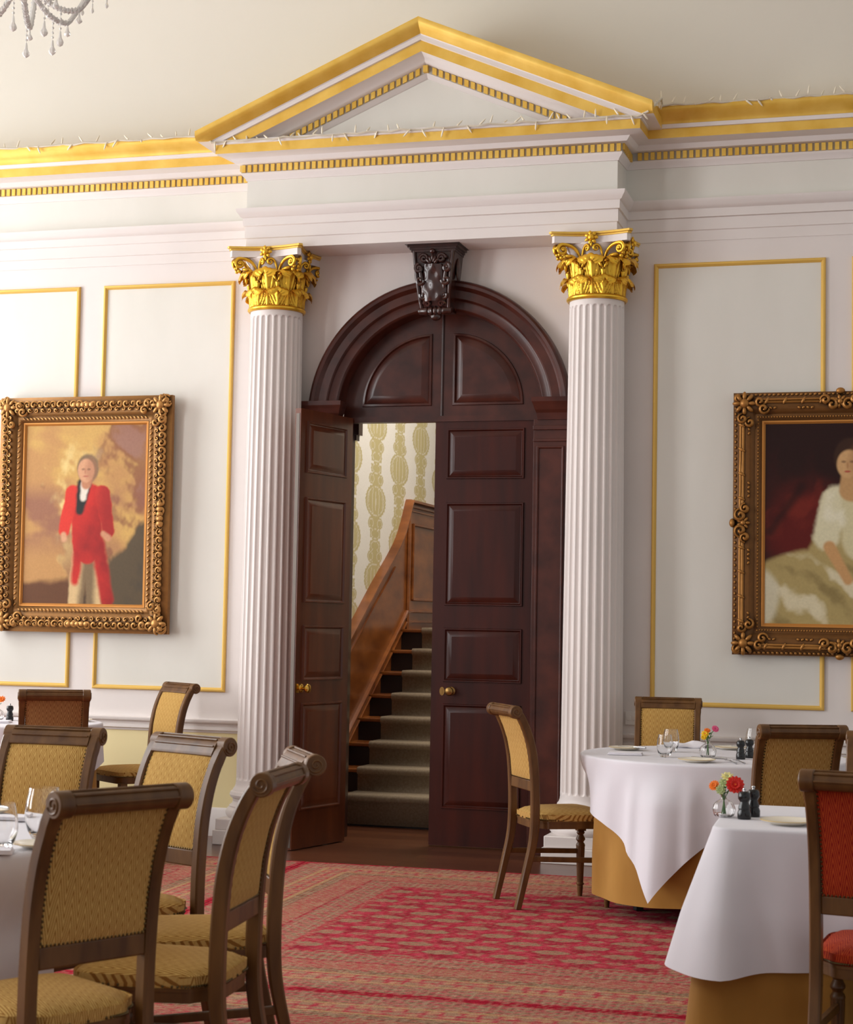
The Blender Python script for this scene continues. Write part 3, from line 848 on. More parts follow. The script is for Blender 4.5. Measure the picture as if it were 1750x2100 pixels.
for i in range(nb):
    q = (i + .5) / nb * (len(path) - 1); a = int(q); b = min(a + 1, len(path) - 1); fr = q - a
    p = tuple(path[a][k] * (1 - fr) + path[b][k] * fr for k in range(3))
    c = bm[i] if i < 3 else bm[i % 3].copy()
    if i >= 3: col.objects.link(c); c.parent = sl
    c.location = p
    up = random.random() < .5
    c.rotation_euler = (random.uniform(-.6, .2) if up else PI + random.uniform(-.3, .9), random.uniform(-.9, .9), random.uniform(-.3, .3))
    if not up: c.location = (p[0], p[1] - .012, p[2])

# ------------------------------------------------------------------ framed paintings
def ornate_frame(w, h, b, depth, seed, style):
    rnd = random.Random(seed)
    mb = MB()
    prof = [(0, 0), (0, depth * .55), (.012, depth * .62), (.03, depth * .75), (b * .35, depth), (b * .55, depth * .95), (b * .66, depth * .72), (b * .72, depth * .6), (b * .78, depth * .66), (b * .86, depth * .60), (b * .9, depth * .45), (b, depth * .35), (b, 0)]
    mb.add(frame_loop(0, w, 0, h, prof))
    orn = MB()
    def scroll(cx, cz, r, turns, a, sg, th, y):
        orn.add(tube([(p, y - .010 * math.sin(i / 30 * PI), q) for i, (p, q) in enumerate(spiral(cx, cz, r, turns, a, sg, 18))], [th * (.5 + .7 * math.sin(PI * (i + 3) / 24)) for i in range(19)], 6))
    def lump(cx, cz, sx, sz, a, y, sy=.018):
        orn.add(xf(ball(1, 9, 6, sx, sy, sz), T(cx, y, cz) @ RY(a)))
    def side(L, place, step):
        n = max(4, int(L / step)); n -= n % 2
        for i in range(n):
            q = (i + .5) / n; m = 1 if q < .5 else -1
            u = q * L
            if style == 0:
                place(u, b * .30, .030, m, i); place(u + step * .4 * m, b * .50, .018, -m, i + 1)
            else:
                place(u, b * .28, .016, m, i)
    def mk(fn):
        def place(u, d, r, m, i):
            cx, cz, rot = fn(u, d)
            scroll(cx, cz, r, 1.15, rot + (0 if i % 2 else PI), m if i % 2 else -m, r * .30, -depth * .98)
            lump(cx + r * .4 * math.cos(rot), cz + r * .4 * math.sin(rot), r * .75, r * .28, -rot + .6 * m, -depth * .97, .014)
        return place
    S = .052 if style == 0 else .075
    cor = .17
    for L, fn in ((w, lambda u, d: (u, d, 0)), (w, lambda u, d: (u, h - d, 0)), (h, lambda u, d: (d, u, PI / 2)), (h, lambda u, d: (w - d, u, PI / 2))):
        if style == 0:
            side(L, mk(fn), S)
        else:
            # ribbon-bound reeds on the crest of the rail with sprays near corners and centre
            for off in (-.008, .008):
                p = [fn(u, b * .30 + off) for u in [cor + (L - 2 * cor) * i / 20 for i in range(21)]]
                orn.add(tube([(a, -depth * 1.0, c) for a, c, _ in p], .010, 6))
            for i in range(9):
                a, c, rot = fn(cor + .05 + (L - 2 * cor - .1) * i / 8, b * .30)
                lump(a, c, .012, .026, -rot + .5, -depth * 1.03, .012)
            for i in range(46):
                a, c, rot = fn(.03 + (L - .06) * i / 45, .018); lump(a, c, .012, .010, -rot, -depth * .68, .01)
            for uu in (L * .5 - .22, L * .5 + .22, cor + .06, L - cor - .06):
                for j in range(4):
                    a, c, rot = fn(uu + (j - 1.5) * .028, b * .53); lump(a, c, .014, .009, -rot + .5 * (-1) ** j, -depth * .95, .012)
            for i in range(60):
                a, c, rot = fn(.16 + (L - .32) * i / 59, b * .82); lump(a, c, .008, .007, -rot, -depth * .62, .008)
            # centre cartouche
            a, c, rot = fn(L / 2, b * .36)
            for sg in (-1, 1):
                for k in (0, 1):
                    ox, oz = (sg * (.05 + .045 * k), (.012 if k else -.018)) if rot == 0 else ((.012 if k else -.018), sg * (.05 + .045 * k))
                    scroll(a + ox, c + oz, .042 - .01 * k, 1.3, rot + (PI if sg < 0 else 0), sg, .012, -depth * 1.08)
            for k in range(7):
                an = 2 * PI * k / 7; lump(a + .026 * math.cos(an), c + .026 * math.sin(an), .022, .012, -an, -depth * 1.08, .016)
            lump(a, c, .02, .02, 0, -depth * 1.16, .02)
            sgn = -1 if (c < h * .5 and rot == 0) or (a < w * .5 and rot) else 1
            if rot == 0: lump(a, c + sgn * (b * .36 + .0), .03, .022, 0, -depth * .9, .02)
            else: lump(a + sgn * (b * .36), c, .022, .03, 0, -depth * .9, .02)
        if style == 0:
            for i in range(34):
                a, c, rot = fn(.2 + (L - .4) * i / 33, b * .80); lump(a, c, .017, .008, -rot + .7, -depth * .64, .008)
            a, c, rot = fn(L / 2, b * .32)
            for k in range(5):
                o2 = (k - 2) * .035
                lump(a + (o2 if rot == 0 else 0), c + (0 if rot == 0 else o2), .028, .022, 0, -depth * 1.02, .022)
    # corner shells
    for sx in (0, 1):
        for sz in (0, 1):
            cx, cz = (b * .38 if sx == 0 else w - b * .38), (b * .38 if sz == 0 else h - b * .38)
            dx, dz = (1 if sx == 0 else -1), (1 if sz == 0 else -1)
            for k in range(8):
                an = 2 * PI * k / 8
                lump(cx + .046 * math.cos(an), cz + .046 * math.sin(an), .034, .016, -an, -depth * 1.03, .02)
            lump(cx, cz, .034, .034, 0, -depth * 1.08, .03)
            for (ox, oz, a0_) in ((.10, -.012, 0), (-.012, .10, PI / 2), (.125, .035, 0), (.035, .125, PI / 2)):
                scroll(cx + dx * ox, cz + dz * oz, .034, 1.3, a0_, dx * dz * (1 if ox > oz else -1), .011, -depth * 1.0)
            scroll(cx - dx * .04, cz - dz * .04, .035, 1.2, .7, dx * dz, .012, -depth * .9)
    return mb, orn

def smooth(a, lo, hi):
    t = np.clip((a - lo) / (hi - lo), 0, 1); return t * t * (3 - 2 * t)
def fbm(x, y, seed, oct=5, sc=3.0):
    r = np.random.RandomState(seed); out = np.zeros_like(x); amp = 1
    for o in range(oct):
        for _ in range(4):
            a = r.uniform(0, 2 * PI); ph = r.uniform(0, 2 * PI); k = sc * r.uniform(.7, 1.3)
            out += amp * .25 * np.sin(k * (np.cos(a) * x + np.sin(a) * y) * 2 + ph + 1.3 * np.sin(k * .6 * (np.cos(a + 2) * x + np.sin(a + 2) * y) + ph * 2))
        amp *= .55; sc *= 2
    return out
def S3(r, g, b): return np.array(lin((r / 255, g / 255, b / 255)))
def lay(img, m, c): return img * (1 - m[..., None]) + np.asarray(c) * m[..., None]
def blob(u, v, cx, cy, a, b, rot=0, soft=.12, w=None):
    x, y = u - cx, v - cy; c, s = math.cos(rot), math.sin(rot)
    x, y = c * x + s * y, -s * x + c * y
    if w is not None: x = x + w; y = y + w
    return 1 - smooth(np.sqrt((x / a) ** 2 + (y / b) ** 2), 1 - soft, 1 + soft)
def capsule(u, v, p, q, r0, r1, soft=.012, w=0):
    px, py = p; qx, qy = q; dx, dy = qx - px, qy - py
    t = np.clip(((u - px) * dx + (v - py) * dy) / (dx * dx + dy * dy), 0, 1)
    d = np.hypot(u - px - t * dx, v - py - t * dy) + w
    return 1 - smooth(d - (r0 + (r1 - r0) * t), -soft, soft)

# plain generic stand-in pictures in the same range of colours
def paint_left(u, v):      # u across 0..1, v up 0..1.34
    w = fbm(u, v, 3, 5, 3); w2 = fbm(u, v, 9, 5, 5); wf = fbm(u, v, 21, 4, 14) * .006
    img = S3(184, 138, 86) + 0 * u[..., None]
    img = lay(img, smooth(w + (v - .8) * .3, -.2, .5), S3(200, 160, 92))
    img = lay(img, smooth(w2 - .1 + (u - .5) * .9, 0, .5) * .8, S3(132, 82, 60))
    img = lay(img, smooth(w2 * .8 + w * .5, .05, .5) * blob(u, v, .22, .82, .4, .45, 0, .6), S3(222, 196, 130))
    img = lay(img, smooth(-w + .1, .0, .5) * smooth(v, .3, .6) * (1 - smooth(v, .75, .95)) * .8, S3(140, 92, 78))
    img = lay(img, smooth(w2, .3, .9) * blob(u, v, .85, 1.0, .3, .4, 0, .5) * .6, S3(158, 120, 110))
    hill = smooth(.72 * (u - .52) * 1.6 + .12 - v + .05 * w2, -.02, .05)
    img = lay(img, hill, S3(88, 74, 54) * 1.0); img = lay(img, hill * smooth(w2, -.2, .8) * .6, S3(62, 56, 50))
    img = lay(img, smooth(.2 + .05 * w - v, -.02, .05) * (1 - smooth(u, .4, .6)), S3(98, 62, 38))
    # a standing sitter in a red coat, arms at the sides, in plain masses
    n = wf
    coat = np.maximum(capsule(u, v, (.52, .78), (.53, .42), .135, .115, .012, n), capsule(u, v, (.47, .48), (.44, .18), .05, .03, .02, n))
    coat = np.maximum(coat, capsule(u, v, (.61, .48), (.70, .05), .055, .05, .02, n))
    armL = capsule(u, v, (.40, .83), (.335, .55), .058, .045, .01, n); armR = capsule(u, v, (.64, .83), (.70, .55), .06, .046, .01, n)
    legs = np.maximum(capsule(u, v, (.49, .42), (.44, -.05), .075, .06, .012, n), capsule(u, v, (.57, .42), (.60, -.05), .075, .06, .012, n))
    img = lay(img, legs, S3(206, 176, 128)); img = lay(img, capsule(u, v, (.55, .38), (.53, -.05), .05, .07, .03, n) * .75, S3(70, 50, 36))
    shade = smooth((u - .5) * 2.2 + w2 * .3, -.2, .6)
    img = lay(img, coat, S3(196, 44, 36)); img = lay(img, coat * shade * .75, S3(112, 22, 26))
    for a_, s_ in ((armL, .0), (armR, .5)):
        img = lay(img, a_, S3(208, 54, 42)); img = lay(img, a_ * (shade * .6 + s_ * .3), S3(130, 26, 28))
    img = lay(img, capsule(u, v, (.66, .53), (.70, .5), .02, .025), S3(196, 140, 106)); img = lay(img, capsule(u, v, (.335, .52), (.34, .49), .022, .024), S3(206, 156, 120))
    img = lay(img, capsule(u, v, (.50, .90), (.46, .70), .06, .03, .014, n), S3(38, 40, 38))
    img = lay(img, capsule(u, v, (.505, .895), (.49, .80), .038, .024, .012, n), S3(222, 212, 196))
    img = lay(img, blob(u, v, .522, 1.018, .086, .108, .08, .12, n), S3(128, 104, 78))
    img = lay(img, capsule(u, v, (.515, .93), (.51, .90), .045, .04, .012), S3(186, 128, 96))
    img = lay(img, blob(u, v, .507, 1.0, .068, .088, .06, .12), S3(206, 154, 118)); img = lay(img, blob(u, v, .55, 1.0, .045, .09, .06, .5) * .5, S3(160, 104, 78))
    for ex in (.484, .53): img = lay(img, blob(u, v, ex, 1.010, .014, .008, 0, .6) * .55, S3(96, 64, 50))
    img = lay(img, blob(u, v, .50, .995, .008, .022, 0, .5) * .5, S3(170, 108, 82)); img = lay(img, blob(u, v, .505, .958, .022, .006, 0, .5) * .7, S3(170, 84, 72))
    return img
def paint_right(u, v):
    w = fbm(u, v, 5, 5, 3); w2 = fbm(u, v, 15, 5, 6); n = fbm(u, v, 31, 4, 12) * .008
    img = S3(40, 18, 16) + 0 * u[..., None]
    img = lay(img, smooth(w, 0, .9) * .8, S3(62, 22, 18)); img = lay(img, blob(u, v, .33, .62, .3, .3, .3, .4, n * 3), S3(92, 24, 20))
    img = lay(img, smooth(w2, .2, .9) * blob(u, v, .3, .6, .34, .36, 0, .4) * .6, S3(120, 40, 28))
    img = lay(img, capsule(u, v, (.04, .62), (.25, .92), .03, .03, .03, n) * .7, S3(26, 14, 13))
    # a sitter in a cream gown, plain masses
    u = u + .17
    gown = np.maximum(blob(u, v, .5, .16, .52, .34, .06, .06, n), capsule(u, v, (.72, .8), (.62, .35), .13, .2, .02, n))
    img = lay(img, gown, S3(170, 150, 98))
    fold = np.sin((u * .8 + v * 1.1) * 17 + w * 2.2)
    img = lay(img, gown * smooth(fold + w2 * .5, .35, 1.2) * .75, S3(222, 212, 182)); img = lay(img, gown * smooth(-fold + w2 * .4, .6, 1.3) * .6, S3(110, 92, 54))
    img = lay(img, blob(u, v, .1, .16, .17, .22, -.3, .15, n) * .9, S3(206, 198, 172))
    img = lay(img, capsule(u, v, (.64, .84), (.58, .58), .09, .085, .02, n * 2), S3(214, 206, 172)); img = lay(img, capsule(u, v, (.8, .86), (.78, .55), .12, .1, .02, n * 2), S3(206, 196, 156))
    img = lay(img, smooth(w2 + .2 * w, .1, .7) * capsule(u, v, (.66, .84), (.6, .55), .08, .08, .03) * .6, S3(232, 226, 204))
    img = lay(img, capsule(u, v, (.6, .52), (.72, .3), .04, .03, .012), S3(196, 150, 100))
    img = lay(img, capsule(u, v, (.73, 1.0), (.74, .9), .055, .08, .012), S3(190, 148, 100))
    img = lay(img, blob(u, v, .735, 1.115, .108, .128, 0, .1), S3(58, 36, 26)); img = lay(img, blob(u, v, .722, 1.07, .076, .094, -.05, .12), S3(202, 160, 112))
    img = lay(img, blob(u, v, .77, 1.08, .05, .1, 0, .5) * .4, S3(150, 104, 66))
    for ex in (.69, .745): img = lay(img, blob(u, v, ex, 1.085, .015, .008, 0, .6) * .6, S3(84, 54, 40))
    img = lay(img, blob(u, v, .715, 1.06, .007, .022, 0, .5) * .5, S3(160, 108, 70)); img = lay(img, blob(u, v, .715, 1.02, .02, .007, 0, .4) * .85, S3(166, 62, 54))
    return img

def painting(name, label, x0, z0, w, h, b, m, fn, seed, style, tilt):
    t = thing(name, label, 'painting', (x0, -.035, z0))
    t.rotation_euler = (tilt, 0, 0)
    fr, orn = ornate_frame(w, h, b, .075, seed, style)
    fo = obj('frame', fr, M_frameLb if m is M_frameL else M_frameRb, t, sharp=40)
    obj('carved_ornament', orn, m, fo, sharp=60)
    obj('slip', MB().add(frame_loop(b - .012, w - b + .012, b - .012, h - b + .012, [(0, 0), (0, .034), (.010, .034), (.022, .022), (.022, 0)])), M_slip, fo)
    iw, ih = w - 2 * b, h - 2 * b
    nu, nv = 220, int(220 * ih / iw)
    U, V = np.meshgrid(np.linspace(0, 1, nu + 1), np.linspace(0, ih / iw, nv + 1))
    img = np.clip(fn(U, V), 0, 1)
    c = obj('canvas', MB().add(grid(lambda u, q: (b + iw * u, -.02, b + ih * q), nu, nv)), M_oil, t, fixn=False)
    vcol(c, np.concatenate([img.reshape(-1, 3), np.ones((img.shape[0] * img.shape[1], 1))], 1))
    return t
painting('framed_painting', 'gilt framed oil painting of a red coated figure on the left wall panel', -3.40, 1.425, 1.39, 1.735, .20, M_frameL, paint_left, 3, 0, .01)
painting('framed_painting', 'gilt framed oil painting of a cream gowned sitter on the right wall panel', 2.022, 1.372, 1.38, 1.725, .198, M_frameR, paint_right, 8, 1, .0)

# light switch on the wall right of the column
ls = thing('light_switch', 'white double light switch plate on the wall beside the right column', 'light switch', (1.355, -.001, .93))
obj('plate', MB().add(box(-.045, .045, -.01, 0, -.045, .045)), M_plate, ls, bevel=.003)
for x in (-.02, .02): obj('rocker', MB().add(box(x - .012, x + .012, -.014, -.009, -.015, .015)), M_plate, ls, bevel=.002)

# ------------------------------------------------------------------ rugs
RW, RH = 3.4, 3.65
def rugcol(u, v):
    d = np.minimum(RW / 2 - np.abs(u), RH / 2 - np.abs(v))
    along = np.where(RW / 2 - np.abs(u) < RH / 2 - np.abs(v), v, u)
    rs = np.random.RandomState(4)
    n = fbm(u, v, 41, 4, 30); n1 = rs.rand(*u.shape)
    red = S3(164, 44, 60); dred = S3(130, 28, 42); ol = S3(160, 130, 104); gold = S3(176, 138, 100); pink = S3(200, 74, 92); brn = S3(112, 82, 64)
    img = red + 0 * u[..., None]
    # field
    su, sv = .33, .34
    def gul(cu, cv, a, b):
        k = np.floor((v - cv) / sv + .5)
        uu = np.mod(u - cu + su / 2, su) - su / 2; vv = (v - cv) - k * sv
        e = np.maximum(np.abs(uu) / a, np.abs(vv) / b) * .55 + (np.abs(uu) / a + np.abs(vv) / b) * .45
        return e, uu, vv
    img = lay(img, smooth(n, -.3, .5) * .55, pink)
    img = lay(img, smooth(np.sin(u * 19 + v * 2) * np.sin(v * 18.5), .1, .7) * .55, dred)
    for cu, cv in ((0, 0), (su / 2, sv / 2)):
        e, uu, vv = gul(cu, cv, .092, .052)
        img = lay(img, (e < 1.14) * .6, dred); img = lay(img, (e < 1) * .92, ol)
        img = lay(img, ((e < .66) & (e > .5)) * .45, brn); img = lay(img, ((e < .45) & (uu * vv > 0)) * .45, red); img = lay(img, (e < .16) * .6, gold)
    for cu, cv in ((su / 2, 0), (0, sv / 2)):
        e, uu, vv = gul(cu, cv, .042, .03)
        img = lay(img, (e < 1) * .8, ol); img = lay(img, (e < .4) * .7, red)
    img = lay(img, (n1 > .8) * .45, ol); img = lay(img, (n1 < .14) * .4, pink)
    # borders
    def busy(lo, hi, base, c2, c3, per):
        nonlocal img
        m = ((d >= lo) & (d < hi)) * 1.
        img = lay(img, m, base)
        q = np.sin(along * 2 * PI / per) * np.sin((d - lo) * 2 * PI / (per * .8))
        img = lay(img, m * (q > .25) * .85, c2); img = lay(img, m * (q < -.45) * .8, c3)
        img = lay(img, m * (n1 > .72) * .5, c2)
        img = lay(img, m * (n1 < .2) * .35, S3(190, 166, 140))
    busy(.0, .03, S3(164, 30, 50), S3(164, 30, 50), S3(150, 24, 44), .1)
    busy(.03, .20, ol, S3(176, 72, 80), brn, .075)
    busy(.20, .222, gold, gold, gold, .1)
    busy(.222, .35, S3(176, 58, 72), ol, S3(186, 146, 110), .15)
    busy(.35, .372, gold, gold, gold, .1)
    busy(.372, .44, ol, brn, red, .06)
    busy(.44, .60, S3(166, 116, 92), S3(176, 62, 74), ol, .055)
    busy(.60, .62, red, red, dred, .1)
    busy(.62, .80, ol, S3(176, 66, 76), brn, .08)
    busy(.80, .83, S3(178, 70, 74), red, ol, .05)
    return img
nu, nv = 250, 268
U, V = np.meshgrid(np.linspace(-RW / 2, RW / 2, nu + 1), np.linspace(-RH / 2, RH / 2, nv + 1))
rc = np.clip(rugcol(U, V), 0, 1)
rmb = MB().add(grid(lambda u, w: ((u - .5) * RW, (w - .5) * RH, .008), nu, nv))
rug = obj('rug', rmb, M_rug, fixn=False, flat=True, label='crimson patterned rug in the middle, nearest the doorway floor', cat='rug', group='patterned rugs laid edge to edge')
vcol(rug, np.concatenate([rc.reshape(-1, 3), np.ones((rc.shape[0] * rc.shape[1], 1))], 1))
rug.modifiers.new('Solid', 'SOLIDIFY').thickness = .006
rug.modifiers[-1].offset = -1
RC = (1.2, -2.825)
rug.location = (RC[0], RC[1], 0); rug.rotation_euler = (0, 0, .03)
def rot2(x, y, a): return (RC[0] + x * math.cos(a) - y * math.sin(a), RC[1] + x * math.sin(a) + y * math.cos(a), 0)
for dx, dy, lab in ((-RW - .006, 0, 'crimson patterned rug at the left, under the chairs nearest the left column'),
                    (0, -RH - .006, 'crimson patterned rug at the front, past the plain red seam'),
                    (-RW - .006, -RH - .006, 'crimson patterned rug under the near left round table')):
    c = rug.copy(); col.objects.link(c); c.location = rot2(dx, dy, .03); c['label'] = lab

# ------------------------------------------------------------------ chairs
ZTOP = 1.066
PC = [(-.292, 0, .034), (-.268, .10, .036), (-.240, .22, .039), (-.212, .34, .043), (-.200, .44, .046), (-.198, .56, .047), (-.202, .68, .047), (-.212, .80, .047), (-.232, .90, .046), (-.258, .975, .044), (-.285, 1.03, .042), (-.305, 1.062, .038)]   # y, z, depth of the rear post
def pcy(z):
    for (y0, z0, _), (y1, z1, _) in zip(PC[:-1], PC[1:]):
        if z <= z1: return y0 + (y1 - y0) * (z - z0) / (z1 - z0)
    return PC[-1][0]
def cat_pts(P_, n=4):
    out = []
    for i in range(len(P_) - 1):
        p0, p1, p2, p3 = P_[max(0, i - 1)], P_[i], P_[i + 1], P_[min(len(P_) - 1, i + 2)]
        for k in range(n):
            t = k / n
            out.append(tuple(.5 * (2 * b + (c - a) * t + (2 * a - 5 * b + 4 * c - d) * t * t + (-a + 3 * b - 3 * c + d) * t ** 3) for a, b, c, d in zip(p0, p1, p2, p3)))
    out.append(P_[-1]); return out
def rear_post(s):
    mb = MB(); P_ = cat_pts(PC, 3); v = []; f = []
    for i, (y, z, d) in enumerate(P_):
        a, b = P_[max(0, i - 1)], P_[min(len(P_) - 1, i + 1)]
        ty, tz = b[0] - a[0], b[1] - a[1]; L = math.hypot(ty, tz); ny, nz = tz / L, -ty / L
        xc = .186 + .004 * z / 1.06; w = .019
        if z > 1.0: w = .021
        # octagonal section, chamfered
        for (px, pd) in ((-w, -.36), (-w, .36), (-w * .7, .5), (w * .7, .5), (w, .36), (w, -.36), (w * .7, -.5), (-w * .7, -.5)):
            v.append((s * (xc) + px, y + ny * pd * d, z + nz * pd * d))
    n = 8
    for j in range(len(P_) - 1):
        for i in range(n):
            k = (i + 1) % n; f.append((j * n + i, j * n + k, (j + 1) * n + k, (j + 1) * n + i))
    f.append(tuple(range(n))); f.append(tuple(range((len(P_) - 1) * n, len(P_) * n)))
    v = [(x, y, max(z, .0)) for x, y, z in v]
    mb.add((v, f))
    # scroll roundel at the top
    xo = s * .190
    mb.add(xf(lathe([(.001, -.024), (.033, -.024), (.036, -.02), (.036, .02), (.033, .024), (.001, .024)], 24), T(xo, -.322, ZTOP) @ RY(PI / 2)))
    for e in (-1, 1):
        mb.add(tube([(xo + e * .0245, -.322 + a, ZTOP + b) for a, b in spiral(0, 0, .026, 1.6, -.3, -1, 22)], .0035, 6))
    return mb
def cushion(x0r, x0f, y0, y1, z0, zt, dome):
    def outline(i, n, inset):
        pass
    N = 48; rings_ = []
    def pt(a):
        # rounded trapezoid by superellipse
        c, s_ = math.cos(a), math.sin(a); p = .16
        ex = abs(c) ** (2 * p) * (1 if c > 0 else -1); ey = abs(s_) ** (2 * p) * (1 if s_ > 0 else -1)
        yy = (y0 + y1) / 2 + ey * (y1 - y0) / 2
        q = min(1, max(0, (yy + .17) / .06)); q = q * q * (3 - 2 * q)
        hw = (.160 + (.206 - .160) * q) + (x0f - .206) * max(0, (yy + .1) / (y1 + .1))
        return ex * hw, yy
    v = []; f = []; uv = []
    cx, cy = 0, (y0 + y1) / 2
    L = [(1.0, z0), (1.012, z0 + .012), (1.015, z0 + .035), (1.0, zt - .012), (.96, zt), (.85, zt + dome * .45), (.65, zt + dome * .75), (.4, zt + dome * .93), (.15, zt + dome)]
    dist = 0
    for k, (s_, z) in enumerate(L):
        for i in range(N):
            x, y = pt(2 * PI * i / N)
            v.append((x * s_, cy + (y - cy) * s_, z))
            # flat UV on top; drop down the sides
            uv.append((x * s_, (cy + (y - cy) * s_) + (0 if z >= zt - .001 else (zt - z) * .9)))
    for j in range(len(L) - 1):
        for i in range(N):
            q = (i + 1) % N; f.append((j * N + i, j * N + q, (j + 1) * N + q, (j + 1) * N + i))
    f.append(tuple(range((len(L) - 1) * N, len(L) * N)))
    f.append(tuple(reversed(range(N))))
    return (v, f, uv), pt
def make_chair():
    t = thing('dining_chair', 'x', 'chair')
    # upholstered back (both faces)
    z0, z1 = .69, 1.04
    def face(sg):
        def fn(u, w):
            z = z0 + (z1 - z0) * w; s_ = 2 * u - 1
            dz = .01; ty = (pcy(z + dz) - pcy(z - dz)) / (2 * dz)
            dome = .012 * (1 - s_ ** 4) * (1 - (2 * w - 1) ** 6)
            hw = .166 + .006 * w
            nl = math.hypot(1, ty)
            off = sg * (.012 + dome)
            return (s_ * hw, pcy(z) + off / nl, z - off * ty / nl)
        return grid(fn, 14, 18, uvf=lambda u, w: ((2 * u - 1) * .169, w * (z1 - z0) * 1.04))
    mb = MB().add(face(1)).add(face(-1))
    # close the rim
    bk = obj('backrest', mb, M_tan, t, sharp=60)
    def nails(path, r=.0042, step=.0125):
        nb_ = MB()
        for a, b in zip(path[:-1], path[1:]):
            a, b = Vector(a), Vector(b); n = max(1, int((b - a).length / step))
            for i in range(n):
                p = a + (b - a) * (i + .5) / n
                nb_.add(xf(ball(r, 6, 4), T(*p)))
        return nb_
    nb_ = MB()
    for sg in (1, -1):
        path = []
        for k in range(9): z = z1 - .004 - (z1 - z0 - .008) * k / 8; path.append((-.166, pcy(z) + sg * .013, z))
        for k in range(9): z = z0 + .004 + (z1 - z0 - .008) * k / 8; path.append((.166, pcy(z) + sg * .013, z))
        if sg == 1: path.append(path[0])
        q = nails(path); nb_.add((q.v, q.f))
    obj('nailhead_trim', nb_, M_nail, bk)
    obj('lower_rail', MB().add(box(-.17, .17, pcy(.66) - .016, pcy(.66) + .016, .632, .692)), M_chair, t, bevel=.005)
    # rolled top rail
    tr = [(-.283, 1.022), (-.262, 1.034), (-.270, 1.052), (-.280, 1.070), (-.298, 1.089), (-.322, 1.096), (-.342, 1.089), (-.352, 1.072), (-.350, 1.054), (-.338, 1.040), (-.322, 1.036), (-.306, 1.040), (-.296, 1.034)]
    trm = MB().add(prism(cat_pts(tr + [tr[0]], 3)[:-1], -.172, .172, 'x'))
    for a, b in ((-.277, 1.068), (-.296, 1.091), (-.322, 1.098), (-.345, 1.089), (-.354, 1.066)):
        trm.add(tube([(-.166, a, b), (.166, a, b)], .004, 6))
    obj('top_rail', trm, M_chair, t, sharp=50)
    for s in (-1, 1): obj('rear_leg', rear_post(s), M_chair, t, sharp=30)
    # seat
    cu, pt = cushion(.192, .230, -.2, .25, .472, .508, .03)
    se = obj('seat', MB().add(cu), M_tan, t, sharp=70)
    q = MB(); cy = .03; N = 150
    for i in range(N):
        x, y = pt(2 * PI * (i + .5) / N); q.add(xf(ball(.0042, 6, 4), T(x * 1.016, cy + (y - cy) * 1.016, .478)))
    obj('nailhead_trim', q, M_nail, se)
    fr = MB()
    P_ = [pt(2 * PI * i / 48) for i in range(48)]
    fr.add(prism([(x * .995, cy + (y - cy) * .995) for x, y in P_], .43, .4725)); fr.add(prism([(x * 1.008, cy + (y - cy) * 1.008) for x, y in P_], .462, .4715))
    obj('seat_frame', fr, M_chair, t)
    # turned and fluted front legs
    for s in (-1, 1):
        lg = MB().add(box(-.024, .024, -.024, .024, .37, .435))
        lg.add(lathe([(.017, .372), (.02, .368), (.024, .36), (.02, .352), (.016, .347), (.0205, .338), (.026, .328), (.027, .32), (.02, .311), (.017, .305), (.023, .297), (.0265, .288), (.0255, .28)], 20))
        N = 80; v = []; f = []; ZS = [.28, .27, .09, .075]
        for z, r in zip(ZS, (.0245, .025, .0185, .018)):
            for i in range(N):
                a = 2 * PI * i / N; rr = r - (.0028 * max(0, math.cos(10 * a)) if .076 < z < .275 else 0); v.append((rr * math.cos(a), rr * math.sin(a), z))
        for j in range(3):
            for i in range(N): k = (i + 1) % N; f.append((j * N + i, j * N + k, (j + 1) * N + k, (j + 1) * N + i))
        lg.add((v, f))
        lg.add(lathe([(.018, .078), (.0225, .073), (.0225, .066), (.0165, .06), (.017, .045), (.013, 0)], 20))
        obj('front_leg', lg, M_chair, t, loc=(s * .205, .222, 0), sharp=40)
        y0 = pcy(.27) + .0; P0 = Vector((s * .187, y0, .27)); P1 = Vector((s * .205, .22, .255))
        b = box(-.011, .011, 0, (P1 - P0).length, -.014, .014)
        a = math.atan2(-(P1.x - P0.x), P1.y - P0.y)
        obj('stretcher', MB().add(xf(b, T(*P0) @ RZ(a) @ RX(math.asin((P1.z - P0.z) / (P1 - P0).length)))), M_chair, t, bevel=.003)
    return t
